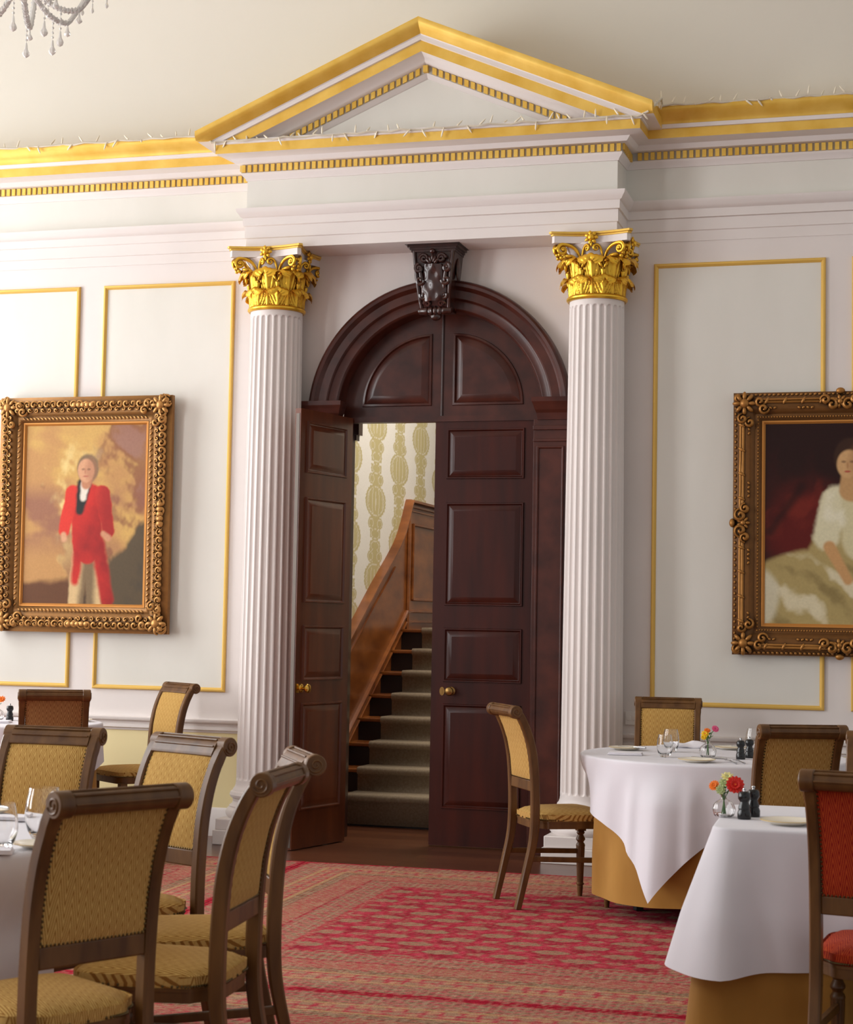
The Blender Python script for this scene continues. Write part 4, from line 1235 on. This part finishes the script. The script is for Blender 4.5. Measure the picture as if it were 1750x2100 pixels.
CH = [  # x, y, heading in degrees, fabric, label, group
    (1.272, -2.042, -58.0, M_tan, 'tan chair standing alone before the closed door leaf, facing the far right table', 'chairs round the far right table'),
    (.947, -7.296, 62.6, M_tan, 'nearest tan chevron chair in the bottom left corner, its back turned to us', 'chairs round the near left table'),
    (1.063, -6.717, 95.5, M_tan, 'tan chair seen side on beside the nearest chair, with plain looking back and spiral scroll', 'chairs round the near left table'),
    (.93, -6.16, 121, M_tan, 'tan chair in front of the open door leaf, rightmost of the left group', 'chairs round the near left table'),
    (.43, -5.76, 155, M_tan, 'tan chevron chair facing us in front of the left column base', 'chairs round the near left table'),
    (-.10, -5.62, 180.9, M_tan, 'tan chevron chair facing us across the near left table, behind its glasses', 'chairs round the near left table'),
    (-1.934, -1.893, 29.5, M_tanshade, 'shade-darkened tan chevron chair under the red coat painting, its back to us', 'chairs round the far left table'),
    (-1.955, -.612, 143.4, M_tan, 'tan chair against the cream dado left of the column, facing the far left table', 'chairs round the far left table'),
    (1.684, -.73, 185.2, M_tan, 'tan chevron chair facing us behind the far right table, against the wall', 'chairs round the far right table'),
    (2.562, -3.043, 24.0, M_tan, 'tan chevron chair with its back to us between the two right tables', 'chairs round the far right table'),
    (3.115, -5.67, -9.0, M_red, 'red chevron chair in the bottom right corner, its back to us', 'chairs at the square table'),
    (3.095, -4.02, 176.0, M_red, 'red chair cut off by the right edge, facing us behind the square table', 'chairs at the square table'),
]
proto = make_chair()
for i, (x, y, a, fab, lab, g) in enumerate(CH):
    c = proto if i == 0 else dup(proto)
    c.scale = (.993, .993, .993); c.location = (x, y, .0085 if y < -1.0 else .0); c.rotation_euler = (0, 0, math.radians(a)); c['label'] = lab; c['group'] = g
    if fab is not M_tan:
        for ch in c.children:
            if ch.name.split('.')[0] in ('seat', 'backrest'):
                ch.material_slots[0].link = 'OBJECT'; ch.material_slots[0].material = fab

# ------------------------------------------------------------------ tables and cloths
TZ = .83
def round_table(loc, r, label):
    t = thing('round_table', label, 'table', loc)
    obj('tabletop', MB().add(lathe([(.01, TZ - .034), (r - .02, TZ - .034), (r - .006, TZ - .03), (r - .006, TZ - .008), (r - .02, TZ - .004), (.01, TZ - .004)], 64)), M_chair, t)
    obj('pedestal', MB().add(lathe([(.05, .06), (.045, .1), (.035, .15), (.035, .76), (.12, TZ - .036)], 20)), M_blackm, t)
    l0 = obj('foot', MB().add(xf(box(0, r * .68, -.025, .025, .02, .055), RZ(0))).add(box(r * .68 - .045, r * .68, -.022, .022, 0, .03)), M_blackm, t, bevel=.005)
    for k in range(4):
        c = l0 if k == 0 else l0.copy()
        if k: col.objects.link(c); c.parent = t
        c.rotation_euler = (0, 0, .6 + k * PI / 2)
    return t
def drape(r, ztop, length, flare, folds, nt=240, ns=22, base=.006):
    """cloth over a round top: length(theta) hanging, folds(theta, s) radial offset"""
    v = []; f = []
    rows = [('t', q) for q in (.02, .3, .6, .85, .95)] + [('e', k / 4) for k in range(5)] + [('h', (k + 1) / ns) for k in range(ns)]
    for kind, q in rows:
        for i in range(nt):
            th = 2 * PI * i / nt; L = length(th)
            if kind == 't': rr = max(.001, r * q); z = ztop
            elif kind == 'e':
                a = q * PI / 2; rr = r + base + .014 * math.sin(a) - .004; z = ztop - .014 * (1 - math.cos(a)) - .0
            else:
                s = q * L; rr = r + base + .010 + flare * s + folds(th, s); z = ztop - .014 - s * .985
                z = max(z, .02)
            v.append((rr * math.cos(th), rr * math.sin(th), z))
    n = len(rows)
    for j in range(n - 1):
        for i in range(nt):
            k = (i + 1) % nt; f.append((j * nt + i, j * nt + k, (j + 1) * nt + k, (j + 1) * nt + i))
    f.append(tuple(reversed(range(nt))))
    return v, f
def cloth_obj(name, vf, m, loc, label, cat='tablecloth', group=None):
    o = obj(name, MB().add(vf), m, loc=loc, sharp=80, label=label, cat=cat, group=group, fixn=True)
    return o
def sq_len(half, r, phi):
    def L(th):
        a = th - phi; c = max(abs(math.cos(a)), abs(math.sin(a)))
        return max(.05, half / c - r)
    return L
def white_folds(phi, amp=1.0, seed=0):
    r_ = random.Random(seed); ph = [r_.uniform(0, 6.28) for _ in range(4)]
    def F(th, s):
        a = (th - phi) % (PI / 2)                # corner of the cloth at a = pi/4
        c = (a - PI / 4)
        q = min(1, s / .22); q = q * q * (3 - 2 * q)
        tail = .10 * math.exp(-(c / .16) ** 2) - .02 * math.exp(-((abs(c) - .36) / .12) ** 2)
        tail += .035 * math.exp(-((abs(c) - .22) / .05) ** 2)
        rip = .020 * (1 - abs(math.sin(4.5 * th + ph[0]))) + .014 * (1 - abs(math.sin(7 * th + ph[1])))
        return amp * q * (tail * (.35 + s) + rip * (.5 + s))
    return F
def gold_folds(k, seed, amp=.028):
    r_ = random.Random(seed); p0, p1 = r_.uniform(0, 6.28), r_.uniform(0, 6.28)
    return lambda th, s: amp * min(1, s / .5) * (1 + math.cos(k * th + p0) * .7 + math.cos((k + 5) * th + p1) * .5)
def dent(F, tab, *chairs):
    # the cloth gives way where a seat is pushed against it
    az = [math.atan2(c[1] + .2 * math.cos(math.radians(c[2])) - tab[1], c[0] - .2 * math.sin(math.radians(c[2])) - tab[0]) for c in chairs]
    def G(th, s):
        d = 0
        for a in az:
            e = (th - a + PI) % (2 * PI) - PI
            d = max(d, math.exp(-(e / .42) ** 4))
        q = min(1, max(0, s / .28)); q = q * q * (3 - 2 * q)
        return F(th, s) * (1 - d * .9) - .12 * d * q
    return G
# far right round table
RT = (2.12, -1.88, 0); RR = .70
round_table((RT[0], RT[1], .009), RR, 'round table under white and gold cloths beside the right column')
cloth_obj('gold_undercloth', drape(RR, TZ + .002, lambda th: .72 + .015 * math.cos(3 * th), .0, dent(gold_folds(11, 5, .016), RT, CH[0])), M_gcloth, (RT[0], RT[1], 0), 'gold undercloth hanging to the floor on the far right round table', group='gold undercloths')
PHI = math.radians(255) - PI / 4
cloth_obj('white_tablecloth', drape(RR, TZ + .010, lambda th: min(sq_len(.985, RR, PHI)(th), .33 + 1.2 * (1 - math.exp(-(((th - math.radians(165) + PI) % (2 * PI) - PI) / .75) ** 4))), .03, dent(white_folds(PHI, 1., 3), RT, CH[0]), base=.03), M_cloth, (RT[0], RT[1], 0), 'white square tablecloth with a hanging corner on the far right round table', group='white tablecloths')
# near left round table
LT = (-.05, -6.72, 0); LR = .73
round_table((LT[0], LT[1], .009), LR, 'round table under a long white cloth at the left edge')
cloth_obj('white_tablecloth', drape(LR, TZ + .008, lambda th: .70 + .01 * math.cos(4 * th), .01, dent(gold_folds(10, 9, .018), LT, *CH[1:6]), base=.008), M_cloth, (LT[0], LT[1], 0), 'long white tablecloth on the near left round table', group='white tablecloths')
# far left round table
FT = (-2.52, -1.25, 0); FRr = .50
round_table((FT[0], FT[1], .009), FRr, 'small round table under white and gold cloths below the red coat painting')
cloth_obj('gold_undercloth', drape(FRr, TZ + .002, lambda th: .74, .0, dent(gold_folds(9, 6, .016), FT, CH[6], CH[7])), M_gcloth, (FT[0], FT[1], 0), 'gold undercloth of the far left round table', group='gold undercloths')
PH2 = math.radians(-28) - PI / 4
cloth_obj('white_tablecloth', drape(FRr, TZ + .010, sq_len(.74, FRr, PH2), .10, dent(white_folds(PH2, .8, 8), FT, CH[6], CH[7]), base=.036), M_cloth, (FT[0], FT[1], 0), 'white square tablecloth with pointed corner on the far left round table', group='white tablecloths')

# square table at the right front
SQ = (2.93, -4.93, 0); SA = math.radians(2)
sq = thing('square_table', 'square table under white and gold cloths at the right front', 'table', (SQ[0], SQ[1], .009), SA)
HS = .40
obj('tabletop', MB().add(box(-HS, HS, -HS, HS, TZ - .034, TZ - .004)), M_chair, sq, bevel=.006)
for sx in (-1, 1):
    for sy in (-1, 1): obj('leg', MB().add(box(sx * (HS - .05) - .025, sx * (HS - .05) + .025, sy * (HS - .05) - .025, sy * (HS - .05) + .025, 0, TZ - .035)), M_blackm, sq)
def drape_sq(hs, ztop, L0, flare, cornL, cornR, folds, base=.006, cr=.045, nside=36, ns=22):
    """cloth over a square top; perimeter walked as rounded square"""
    per = []
    for k in range(4):
        a0_ = -PI / 2 + k * PI / 2
        cxs = [(1, -1), (1, 1), (-1, 1), (-1, -1)][k]
        for i in range(nside):   # straight side ending at this corner
            q = i / nside; p0 = [(-1, -1), (1, -1), (1, 1), (-1, 1)][k]
            x0, y0 = p0[0] * hs, p0[1] * hs; x1, y1 = cxs[0] * hs, cxs[1] * hs
            dx, dy = (x1 - x0), (y1 - y0); Ls = math.hypot(dx, dy); dx /= Ls; dy /= Ls
            s = cr + (Ls - 2 * cr) * q
            per.append((x0 + dx * s, y0 + dy * s, dy, -dx, min(s, Ls - s)))
        for i in range(12):
            a = a0_ + PI / 2 * i / 12
            ccx, ccy = cxs[0] * (hs - cr), cxs[1] * (hs - cr)
            per.append((ccx + cr * math.cos(a), ccy + cr * math.sin(a), math.cos(a), math.sin(a), 0))
    N = len(per); v = []; f = []
    rows = [('t', q) for q in (.02, .4, .75, .95)] + [('e', k / 4) for k in range(5)] + [('h', (k + 1) / ns) for k in range(ns)]
    for kind, q in rows:
        for i, (x, y, nx, ny, dc) in enumerate(per):
            w = math.exp(-(dc / .13) ** 2)
            if kind == 't': v.append((x * q, y * q, ztop)); continue
            if kind == 'e':
                a = q * PI / 2; o = base + .012 * math.sin(a) - .004; v.append((x + nx * o, y + ny * o, ztop - .012 * (1 - math.cos(a)))); continue
            L = L0 + cornL * w; s = q * L
            o = base + .008 + flare * s + cornR * w * s + folds(i / N * 2 * PI, s)
            v.append((x + nx * o, y + ny * o, max(.015, ztop - .012 - s * .985)))
    for j in range(len(rows) - 1):
        for i in range(N):
            k = (i + 1) % N; f.append((j * N + i, j * N + k, (j + 1) * N + k, (j + 1) * N + i))
    f.append(tuple(reversed(range(N))))
    return v, f
o = cloth_obj('gold_undercloth', drape_sq(HS, TZ + .002, .66, .02, .05, .10, gold_folds(8, 11, .016)), M_gcloth, (SQ[0], SQ[1], 0), 'gold undercloth showing below the white cloth of the square table', group='gold undercloths'); o.rotation_euler = (0, 0, SA)
o = cloth_obj('white_tablecloth', drape_sq(HS, TZ + .010, .475, .02, .02, .27, lambda th, s: .012 * min(1, s / .3) * (1 + math.cos(17 * th + 1)), base=.03), M_cloth, (SQ[0], SQ[1], 0), 'white tablecloth with a sharp front corner on the square table', group='white tablecloths'); o.rotation_euler = (0, 0, SA)

# ------------------------------------------------------------------ tableware
CT = TZ + .0115      # top of the white cloths
def make_plate(r):
    t = thing('side_plate', 'x', 'plate')
    obj('dish', MB().add(lathe([(.001, 0), (r * .6, 0), (r * .64, .003), (r * .97, .013), (r, .015), (r * .97, .017), (r * .64, .007), (.001, .005)], 40)), M_china, t)
    obj('rim', MB().add(lathe([(r * .955, .0155), (r * .98, .0172), (r * 1.003, .0165), (r * 1.003, .0145)], 40, False)), M_rim, t)
    return t
def make_tumbler(h, r):
    t = thing('glass_tumbler', 'x', 'glass')
    out = [(.001, .0), (r * .52, .0), (r * .6, .004), (r * .82, h * .18), (r * .98, h * .38), (r, h * .5), (r * .93, h * .75), (r * .78, h)]
    inn = [(r * .745, h), (r * .9, h * .75), (r * .965, h * .5), (r * .94, h * .38), (r * .77, h * .2), (r * .5, .014), (.001, .012)]
    obj('bowl', MB().add(lathe(out + inn, 32, False)), M_glass, t, sharp=60)
    return t
def make_mill():
    t = thing('pepper_mill', 'x', 'pepper mill')
    obj('body', MB().add(lathe([(.001, 0), (.024, 0), (.025, .004), (.025, .022), (.022, .03), (.0205, .034), (.0225, .038), (.021, .046), (.017, .056), (.016, .062), (.0195, .068)], 24)), M_black, t)
    obj('cap', MB().add(lathe([(.0195, .0685), (.0225, .072), (.0235, .08), (.022, .092), (.016, .099), (.001, .101)], 24)), M_black, t)
    obj('knob', MB().add(lathe([(.001, .1), (.005, .101), (.004, .105), (.007, .108), (.006, .112), (.001, .114)], 14)), M_steel, t)
    return t
def flower(kind, m, m2, r):
    mb = MB()
    n = {'dahlia': 14, 'daisy': 9, 'button': 10}[kind]
    for lay_ in range(3 if kind != 'daisy' else 2):
        for i in range(n):
            a = 2 * PI * (i + .5 * lay_) / n; q = 1 - .28 * lay_; el = .25 + .45 * lay_
            mb.add(xf(ball(1, 8, 6, r * .46 * q, r * .24 * q, r * .09), RZ(a) @ RY(-el) @ T(r * .55 * q, 0, 0)), 0)
    mb.add(xf(ball(r * .22, 10, 6, 1, 1, .6), T(0, 0, r * .22)), 1)
    return mb, [m, m2]
def make_vase(loc, label, r, h, blooms, rz):
    t = thing('bud_vase', label, 'vase', loc, rz, 'bud vases of flowers')
    N = 48; prof = [(.55, .0), (.85, .05), (1, .28), (.98, .42), (.8, .6), (.45, .72), (.28, .78), (.26, .88), (.36, 1.0)]
    prof = cat_pts(prof, 3)
    def ring(k, ins):
        v = []; f = []
        for q, z in prof:
            for i in range(N):
                a = 2 * PI * i / N; rr = max(.002, r * q * (1 + .035 * math.cos(12 * a)) - ins); v.append((rr * math.cos(a), rr * math.sin(a), h * z + (.003 if ins and z < .1 else 0)))
        return v
    vo, vi = ring(0, 0), ring(0, .0018); n = len(prof); v = vo + vi; f = []
    for j in range(n - 1):
        for i in range(N):
            k = (i + 1) % N
            f.append((j * N + i, j * N + k, (j + 1) * N + k, (j + 1) * N + i)); o = n * N
            f.append((o + j * N + k, o + j * N + i, o + (j + 1) * N + i, o + (j + 1) * N + k))
    for i in range(N): k = (i + 1) % N; f.append(((n - 1) * N + i, (n - 1) * N + k, 2 * n * N - N + k, 2 * n * N - N + i))
    f.append(tuple(reversed(range(N)))); f.append(tuple(n * N + i for i in range(N)))
    obj('vase_body', MB().add((v, f)), M_glass, t, sharp=60)
    for (kind, m, m2, fr, dx, dy, dz, tx, ty) in blooms:
        fl = thing('flower', None, None); fl.parent = t
        mbf, ms = flower(kind, m, m2, fr)
        hd = obj('bloom', mbf, ms, t, sharp=60, loc=(dx, dy, dz), rot=(tx, ty, 0))
        bpy.data.objects.remove(fl)
        obj('stem', MB().add(tube([(dx * -.2, dy * -.2, h * .1), (0, 0, h * .7), (dx * .5, dy * .5, h + (dz - h) * .6), (dx, dy, dz)], .0022, 6)), M_green, hd).matrix_parent_inverse = (T(dx, dy, dz) @ Matrix.Rotation(ty, 4, 'Y') @ Matrix.Rotation(tx, 4, 'X')).inverted()
    lf = MB()
    for i in range(4):
        a = i * 1.7; lf.add(xf(ball(1, 8, 6, .02, .008, .002), T(.012 * math.cos(a), .012 * math.sin(a), h * 1.08 + .006 * i) @ RZ(a) @ RY(-.5)))
    obj('leaves', lf, M_green, t)
    return t
def knife(L=.2):
    t = thing('table_knife', 'x', 'knife')
    obj('handle', MB().add(tube([(0, 0, .005), (L * .2, 0, .006), (L * .42, 0, .005)], [.006, .0065, .0045], 8)), M_steel, t)
    obj('blade', MB().add(prism([(L * .42, -.004), (L * .95, -.009), (L, .002), (L * .98, .006), (L * .42, .005)], .0035, .0055)), M_steel, t)
    return t
def fork(L=.19):
    t = thing('table_fork', 'x', 'fork')
    obj('handle', MB().add(tube([(0, 0, .004), (L * .3, 0, .006), (L * .62, 0, .010)], [.0055, .0035, .003], 8)), M_steel, t)
    hd = MB().add(prism([(L * .6, -.004), (L * .7, -.011), (L * .78, -.011), (L * .78, .011), (L * .7, .011), (L * .6, .004)], .008, .0105))
    for i in range(4): hd.add(tube([(L * .77, -.0095 + .0063 * i, .009), (L * .9, -.0095 + .0063 * i, .006), (L, -.0095 + .0063 * i, .009)], [.0018, .0016, .001], 6))
    obj('head', hd, M_steel, t)
    return t
def napkin(loc, w, d, rz, label, lift=.0, rolled=False):
    if rolled:
        vf = grid(lambda u, q: ((u - .5) * w, (q - .5) * d, .004 + .03 * math.sin(PI * min(1, max(0, q))) * (1 - .5 * abs(2 * u - 1)) + .006 * math.sin(u * 9 + q * 4)), 20, 10)
        mb = MB().add(vf)
        o = obj('napkin', mb, M_napkin, loc=loc, rot=(0, 0, rz), label=label, cat='napkin', group='folded white napkins', sharp=70, fixn=False)
        sm_ = o.modifiers.new('S', 'SOLIDIFY'); sm_.thickness = .005; sm_.offset = -1
        return o
    mb = MB()
    for k in range(3):
        e = .004 * k
        mb.add(box(-w / 2 + e, w / 2 - e * .5, -d / 2, d / 2 - e, .0005 + .0045 * k, .0005 + .0045 * (k + 1)))
    return obj('napkin', mb, M_napkin, loc=loc, rot=(0, 0, rz), bevel=.002, label=label, cat='napkin', group='folded white napkins')

GP, GG, GM, GK, GF = 'side plates', 'glass tumblers', 'black pepper mills', 'table knives', 'table forks'
pl = make_plate(.098); gl = make_tumbler(.115, .042); ml = make_mill(); kn = knife(); fk = fork()
used = set()
def put(proto_, loc, rz, label, group, sc=1):
    c = proto_ if proto_.name not in used else dup(proto_)
    if proto_.name not in used: used.add(proto_.name)
    c.location = loc; c.rotation_euler = (0, 0, rz); c['label'] = label; c['group'] = group; c.scale = (sc, sc, sc)
    return c
# far right table
put(pl, (1.60, -1.72, CT), 0, 'cream side plate at the left edge of the far right table', GP)
put(pl, (2.09, -2.42, CT), 0, 'cream side plate at the front of the far right table, below the vase', GP)
put(pl, (2.15, -1.36, CT), 0, 'cream side plate at the back of the far right table, behind the vase', GP)
put(kn, (1.73, -1.83, CT + .016), math.radians(150), 'steel knife resting on the left plate of the far right table', GK)
put(kn, (2.24, -2.36, CT + .014), math.radians(165), 'steel knife resting on the front plate of the far right table', GK)
put(kn, (2.24, -1.38, CT + .016), math.radians(165), 'steel knife resting on the back plate of the far right table', GK)
put(fk, (2.30, -2.47, CT), math.radians(112), 'steel fork right of the front plate on the far right table', GF)
put(fk, (2.34, -2.44, CT), math.radians(112), 'second steel fork, next to the napkin on the far right table', GF)
put(gl, (1.885, -2.16, CT), 0, 'stemless glass in front on the left of the far right table', GG, 1.05)
put(gl, (1.86, -1.74, CT), 0, 'stemless glass just behind the left front glass on the far right table', GG, 1.1)
put(gl, (2.30, -1.50, CT), 0, 'taller glass at the back right of the far right table, behind the mills', GG, 1.15)
put(gl, (2.385, -1.88, CT), 0, 'glass half hidden behind the chair on the far right table', GG, .95)
put(ml, (2.285, -2.10, CT), 0, 'black pepper mill in front on the far right table', GM)
put(ml, (2.32, -1.98, CT), 0, 'black pepper mill half hidden behind its twin on the far right table', GM)
make_vase((2.105, -2.06, CT), 'ribbed glass bud vase with yellow, orange and pink flowers on the far right table', .045, .10,
          [('daisy', M_yel, M_ora, .024, -.018, -.01, .125, .9, -.3), ('button', M_ora, M_redp, .02, -.005, .0, .142, .7, 0), ('dahlia', M_pink, M_redp, .022, .038, .0, .152, 1.0, .3), ('daisy', M_yel, M_yel, .018, -.025, -.01, .108, 1.2, -.5)], .3)
napkin((1.66, -2.10, CT), .19, .10, math.radians(5), 'folded white napkin left of the front glasses on the far right table')
napkin((1.93, -1.34, CT + .004), .22, .12, math.radians(20), 'rumpled white napkin at the back of the far right table, beside the wall chair', rolled=True)
napkin((2.46, -2.34, CT), .17, .14, math.radians(10), 'folded white napkin beside the forks on the far right table')
# square table
put(pl, (2.76, -5.17, CT), 0, 'cream side plate on the square table', GP, 1.0)
put(ml, (2.594, -5.06, CT), 0, 'black pepper mill in front on the square table', GM)
put(ml, (2.618, -4.96, CT), 0, 'black pepper mill behind its twin on the square table', GM)
make_vase((2.515, -5.02, CT), 'ribbed glass bud vase with red, orange and pale flowers on the square table', .041, .085,
          [('dahlia', M_redp, M_ora, .036, .042, -.012, .118, 1.1, .35), ('button', M_lime, M_pale, .024, .004, -.01, .125, .8, 0), ('daisy', M_pale, M_lime, .026, .012, .005, .145, .6, .1), ('dahlia', M_ora, M_redp, .022, -.035, 0, .112, 1.0, -.5), ('button', M_lime, M_lime, .02, -.01, -.02, .10, 1.3, -.2)], 0)
# near left table
put(gl, (.575, -6.90, CT), 0, 'stemless glass at the left edge of the picture on the near left table', GG, 1.2)
put(gl, (.575, -6.64, CT), 0, 'tall stemless glass beside the nearest chair on the near left table', GG, 1.4)
put(pl, (.03, -6.05, CT), 0, 'cream side plate at the far side of the near left table', GP)
put(pl, (.645, -6.80, CT), 0, 'cream side plate half hidden behind the nearest chair', GP, .8)
put(kn, (.12, -6.02, CT + .016), math.radians(170), 'steel knife resting on the far plate of the near left table', GK)
napkin((.20, -6.22, CT), .16, .1, math.radians(20), 'folded white napkin beside the far plate on the near left table')
napkin((.56, -7.0, CT), .2, .09, math.radians(25), 'folded white napkin at the front edge of the near left table')
# far left table
put(ml, (-2.62, -1.20, CT), 0, 'black pepper mill on the far left table', GM)
napkin((-2.60, -1.42, CT), .2, .13, math.radians(20), 'folded white napkin on the far left table')
put(pl, (-2.20, -1.02, CT), 0, 'cream side plate at the right edge of the far left table', GP, .9)
make_vase((-2.735, -1.16, CT), 'ribbed glass bud vase with an orange flower on the far left table', .043, .095,
          [('button', M_ora, M_redp, .028, .03, 0, .135, .9, .3), ('button', M_pink, M_redp, .022, -.02, 0, .13, .9, -.3)], 0)

# ------------------------------------------------------------------ chandelier (its lower right arms hang into view)
CHX, CHY, CHZ = -.77, -4.60, 4.53
ch = thing('chandelier', 'crystal chandelier hanging into the top left corner', 'chandelier', (CHX, CHY, CHZ))
obj('stem', MB().add(lathe([(.001, -.16), (.03, -.15), (.05, -.1), (.03, -.05), (.025, .05), (.06, .1), (.06, .14), (.02, .2), (.02, .5), (.05, .56), (.03, .62), (.012, .66), (.012, 2.94)], 20)), M_crystal, ch)
def drop(L, r):
    mb = MB().add(lathe([(.001, 0), (.004, -.004), (r * .45, -L * .45), (r * .9, -L * .66), (r, -L * .74), (r * .75, -L * .88), (.001, -L)], 8))
    return mb
def beads(n, L, r):
    mb = MB().add(tube([(0, 0, 0), (0, 0, -L)], .0012, 5))
    for i in range(n): mb.add(xf(ball(r, 8, 5), T(0, 0, -L * (i + .5) / n)))
    return mb
arm = MB(); ap = []
for i in range(25):
    q = i / 24
    ap.append((.05 + .40 * q, 0, -.10 - .10 * math.sin(PI * min(1, q * 1.15)) + .16 * max(0, q - .55) / .45))
arm.add(tube(ap, .012, 8))
# rope twist round the arm
arm.add(tube([(x + .0, .013 * math.sin(i * 1.2), z + .013 * math.cos(i * 1.2)) for i in range(200) for (x, _, z) in [ap[min(24, int(i / 200 * 25))]]], .004, 5))
arm_o = obj('arm', arm, M_crystal, ch)
cup = obj('candle_cup', MB().add(lathe([(.02, -.01), (.06, .0), (.062, .006), (.02, .006), (.018, .03), (.012, .034), (.012, .12), (.001, .12)], 16)), M_crystal, ch)
NA = 8
for k in range(NA):
    a = 2 * PI * k / NA + .35
    if k == 0: ao, co = arm_o, cup
    else:
        ao, co = arm_o.copy(), cup.copy()
        for q in (ao, co): col.objects.link(q); q.parent = ch
    ao.rotation_euler = (0, 0, a); co.location = (.45 * math.cos(a), .45 * math.sin(a), .06)
dproto = [obj('crystal_drop', drop(.075, .018), M_crystal, ch, flat=True), obj('crystal_drop', drop(.055, .016), M_crystal, ch, flat=True), obj('crystal_drop', drop(.05, .009), M_crystal, ch, flat=True)]
bproto = obj('bead_chain', beads(4, .09, .006), M_crystal, ch)
first = [True] * 4
def hang(k, p):
    src = bproto if k == 3 else dproto[k]
    c = src if first[k] else src.copy()
    if not first[k]: col.objects.link(c); c.parent = ch
    first[k] = False; c.location = p; c.rotation_euler = (0, 0, random.uniform(0, 3))
for k in range(NA):
    a = 2 * PI * k / NA + .35
    for j, (q, ty) in enumerate(((.35, 3), (.55, 1), (.75, 2))):
        x, _, z = ap[int(q * 24)]
        p = (x * math.cos(a), x * math.sin(a), z - .012)
        if ty == 3: hang(3, p); hang(0, (p[0], p[1], p[2] - .09))
        else: hang(ty, p)
    for j in range(4):
        b = a + j * PI / 2; p = (.45 * math.cos(a) + .055 * math.cos(b), .45 * math.sin(a) + .055 * math.sin(b), .058)
        if j % 2: hang(3, p); hang(2, (p[0], p[1], p[2] - .09))
        else: hang(1, p)

# ------------------------------------------------------------------ light
def area(name, loc, rot, sx, sy, e, c=(1, 1, 1)):
    l = bpy.data.lights.new(name, 'AREA'); l.shape = 'RECTANGLE'; l.size = sx; l.size_y = sy; l.energy = e; l.color = c
    o = bpy.data.objects.new(name, l); col.objects.link(o); o.location = loc; o.rotation_euler = rot; return o
for i, (a, b) in enumerate(WIN):
    area('window_light', (-5.6, (a + b) / 2, (WZ0 + WZ1) / 2), (0, -PI / 2, 0), WZ1 - WZ0, b - a, (290, 380, 360)[i], (.965, .985, 1))
area('hall_light', (.2, 1.9, 5.1), (0, math.radians(10), 0), 1.4, 2.6, 105, (1, .97, .92))
w = bpy.data.worlds.new('World'); scn.world = w; w.use_nodes = True
w.node_tree.nodes['Background'].inputs[0].default_value = (.985, .98, .97, 1); w.node_tree.nodes['Background'].inputs[1].default_value = .54

# ------------------------------------------------------------------ camera
yaw, pitch, roll = .2801, .0641, .01835
fw = Vector((-math.sin(yaw) * math.cos(pitch), math.cos(yaw) * math.cos(pitch), math.sin(pitch)))
r_ = Vector((math.cos(yaw), math.sin(yaw), 0)); u_ = r_.cross(fw)
rr_ = r_ * math.cos(roll) + u_ * math.sin(roll); uu_ = -r_ * math.sin(roll) + u_ * math.cos(roll)
# image rolled clockwise
cam = bpy.data.cameras.new('Camera'); co_ = bpy.data.objects.new('Camera', cam); col.objects.link(co_)
Mx = Matrix.Identity(4)
for i in range(3): Mx[i][0] = rr_[i]; Mx[i][1] = uu_[i]; Mx[i][2] = -fw[i]; Mx[i][3] = (3.2288, -11.5816, 1.54)[i]
co_.matrix_world = Mx
cam.sensor_fit = 'VERTICAL'; cam.sensor_height = 36; cam.lens = 3550 / 2100 * 36
cam.dof.use_dof = True; cam.dof.focus_distance = 10.6; cam.dof.aperture_fstop = 7.0
cam.clip_end = 100
scn.camera = co_
scn.view_settings.view_transform = 'Standard'; scn.view_settings.look = 'None'; scn.view_settings.exposure = 0.0
scn.cycles.use_denoising = True
scn.cycles.max_bounces = 10; scn.cycles.transmission_bounces = 10
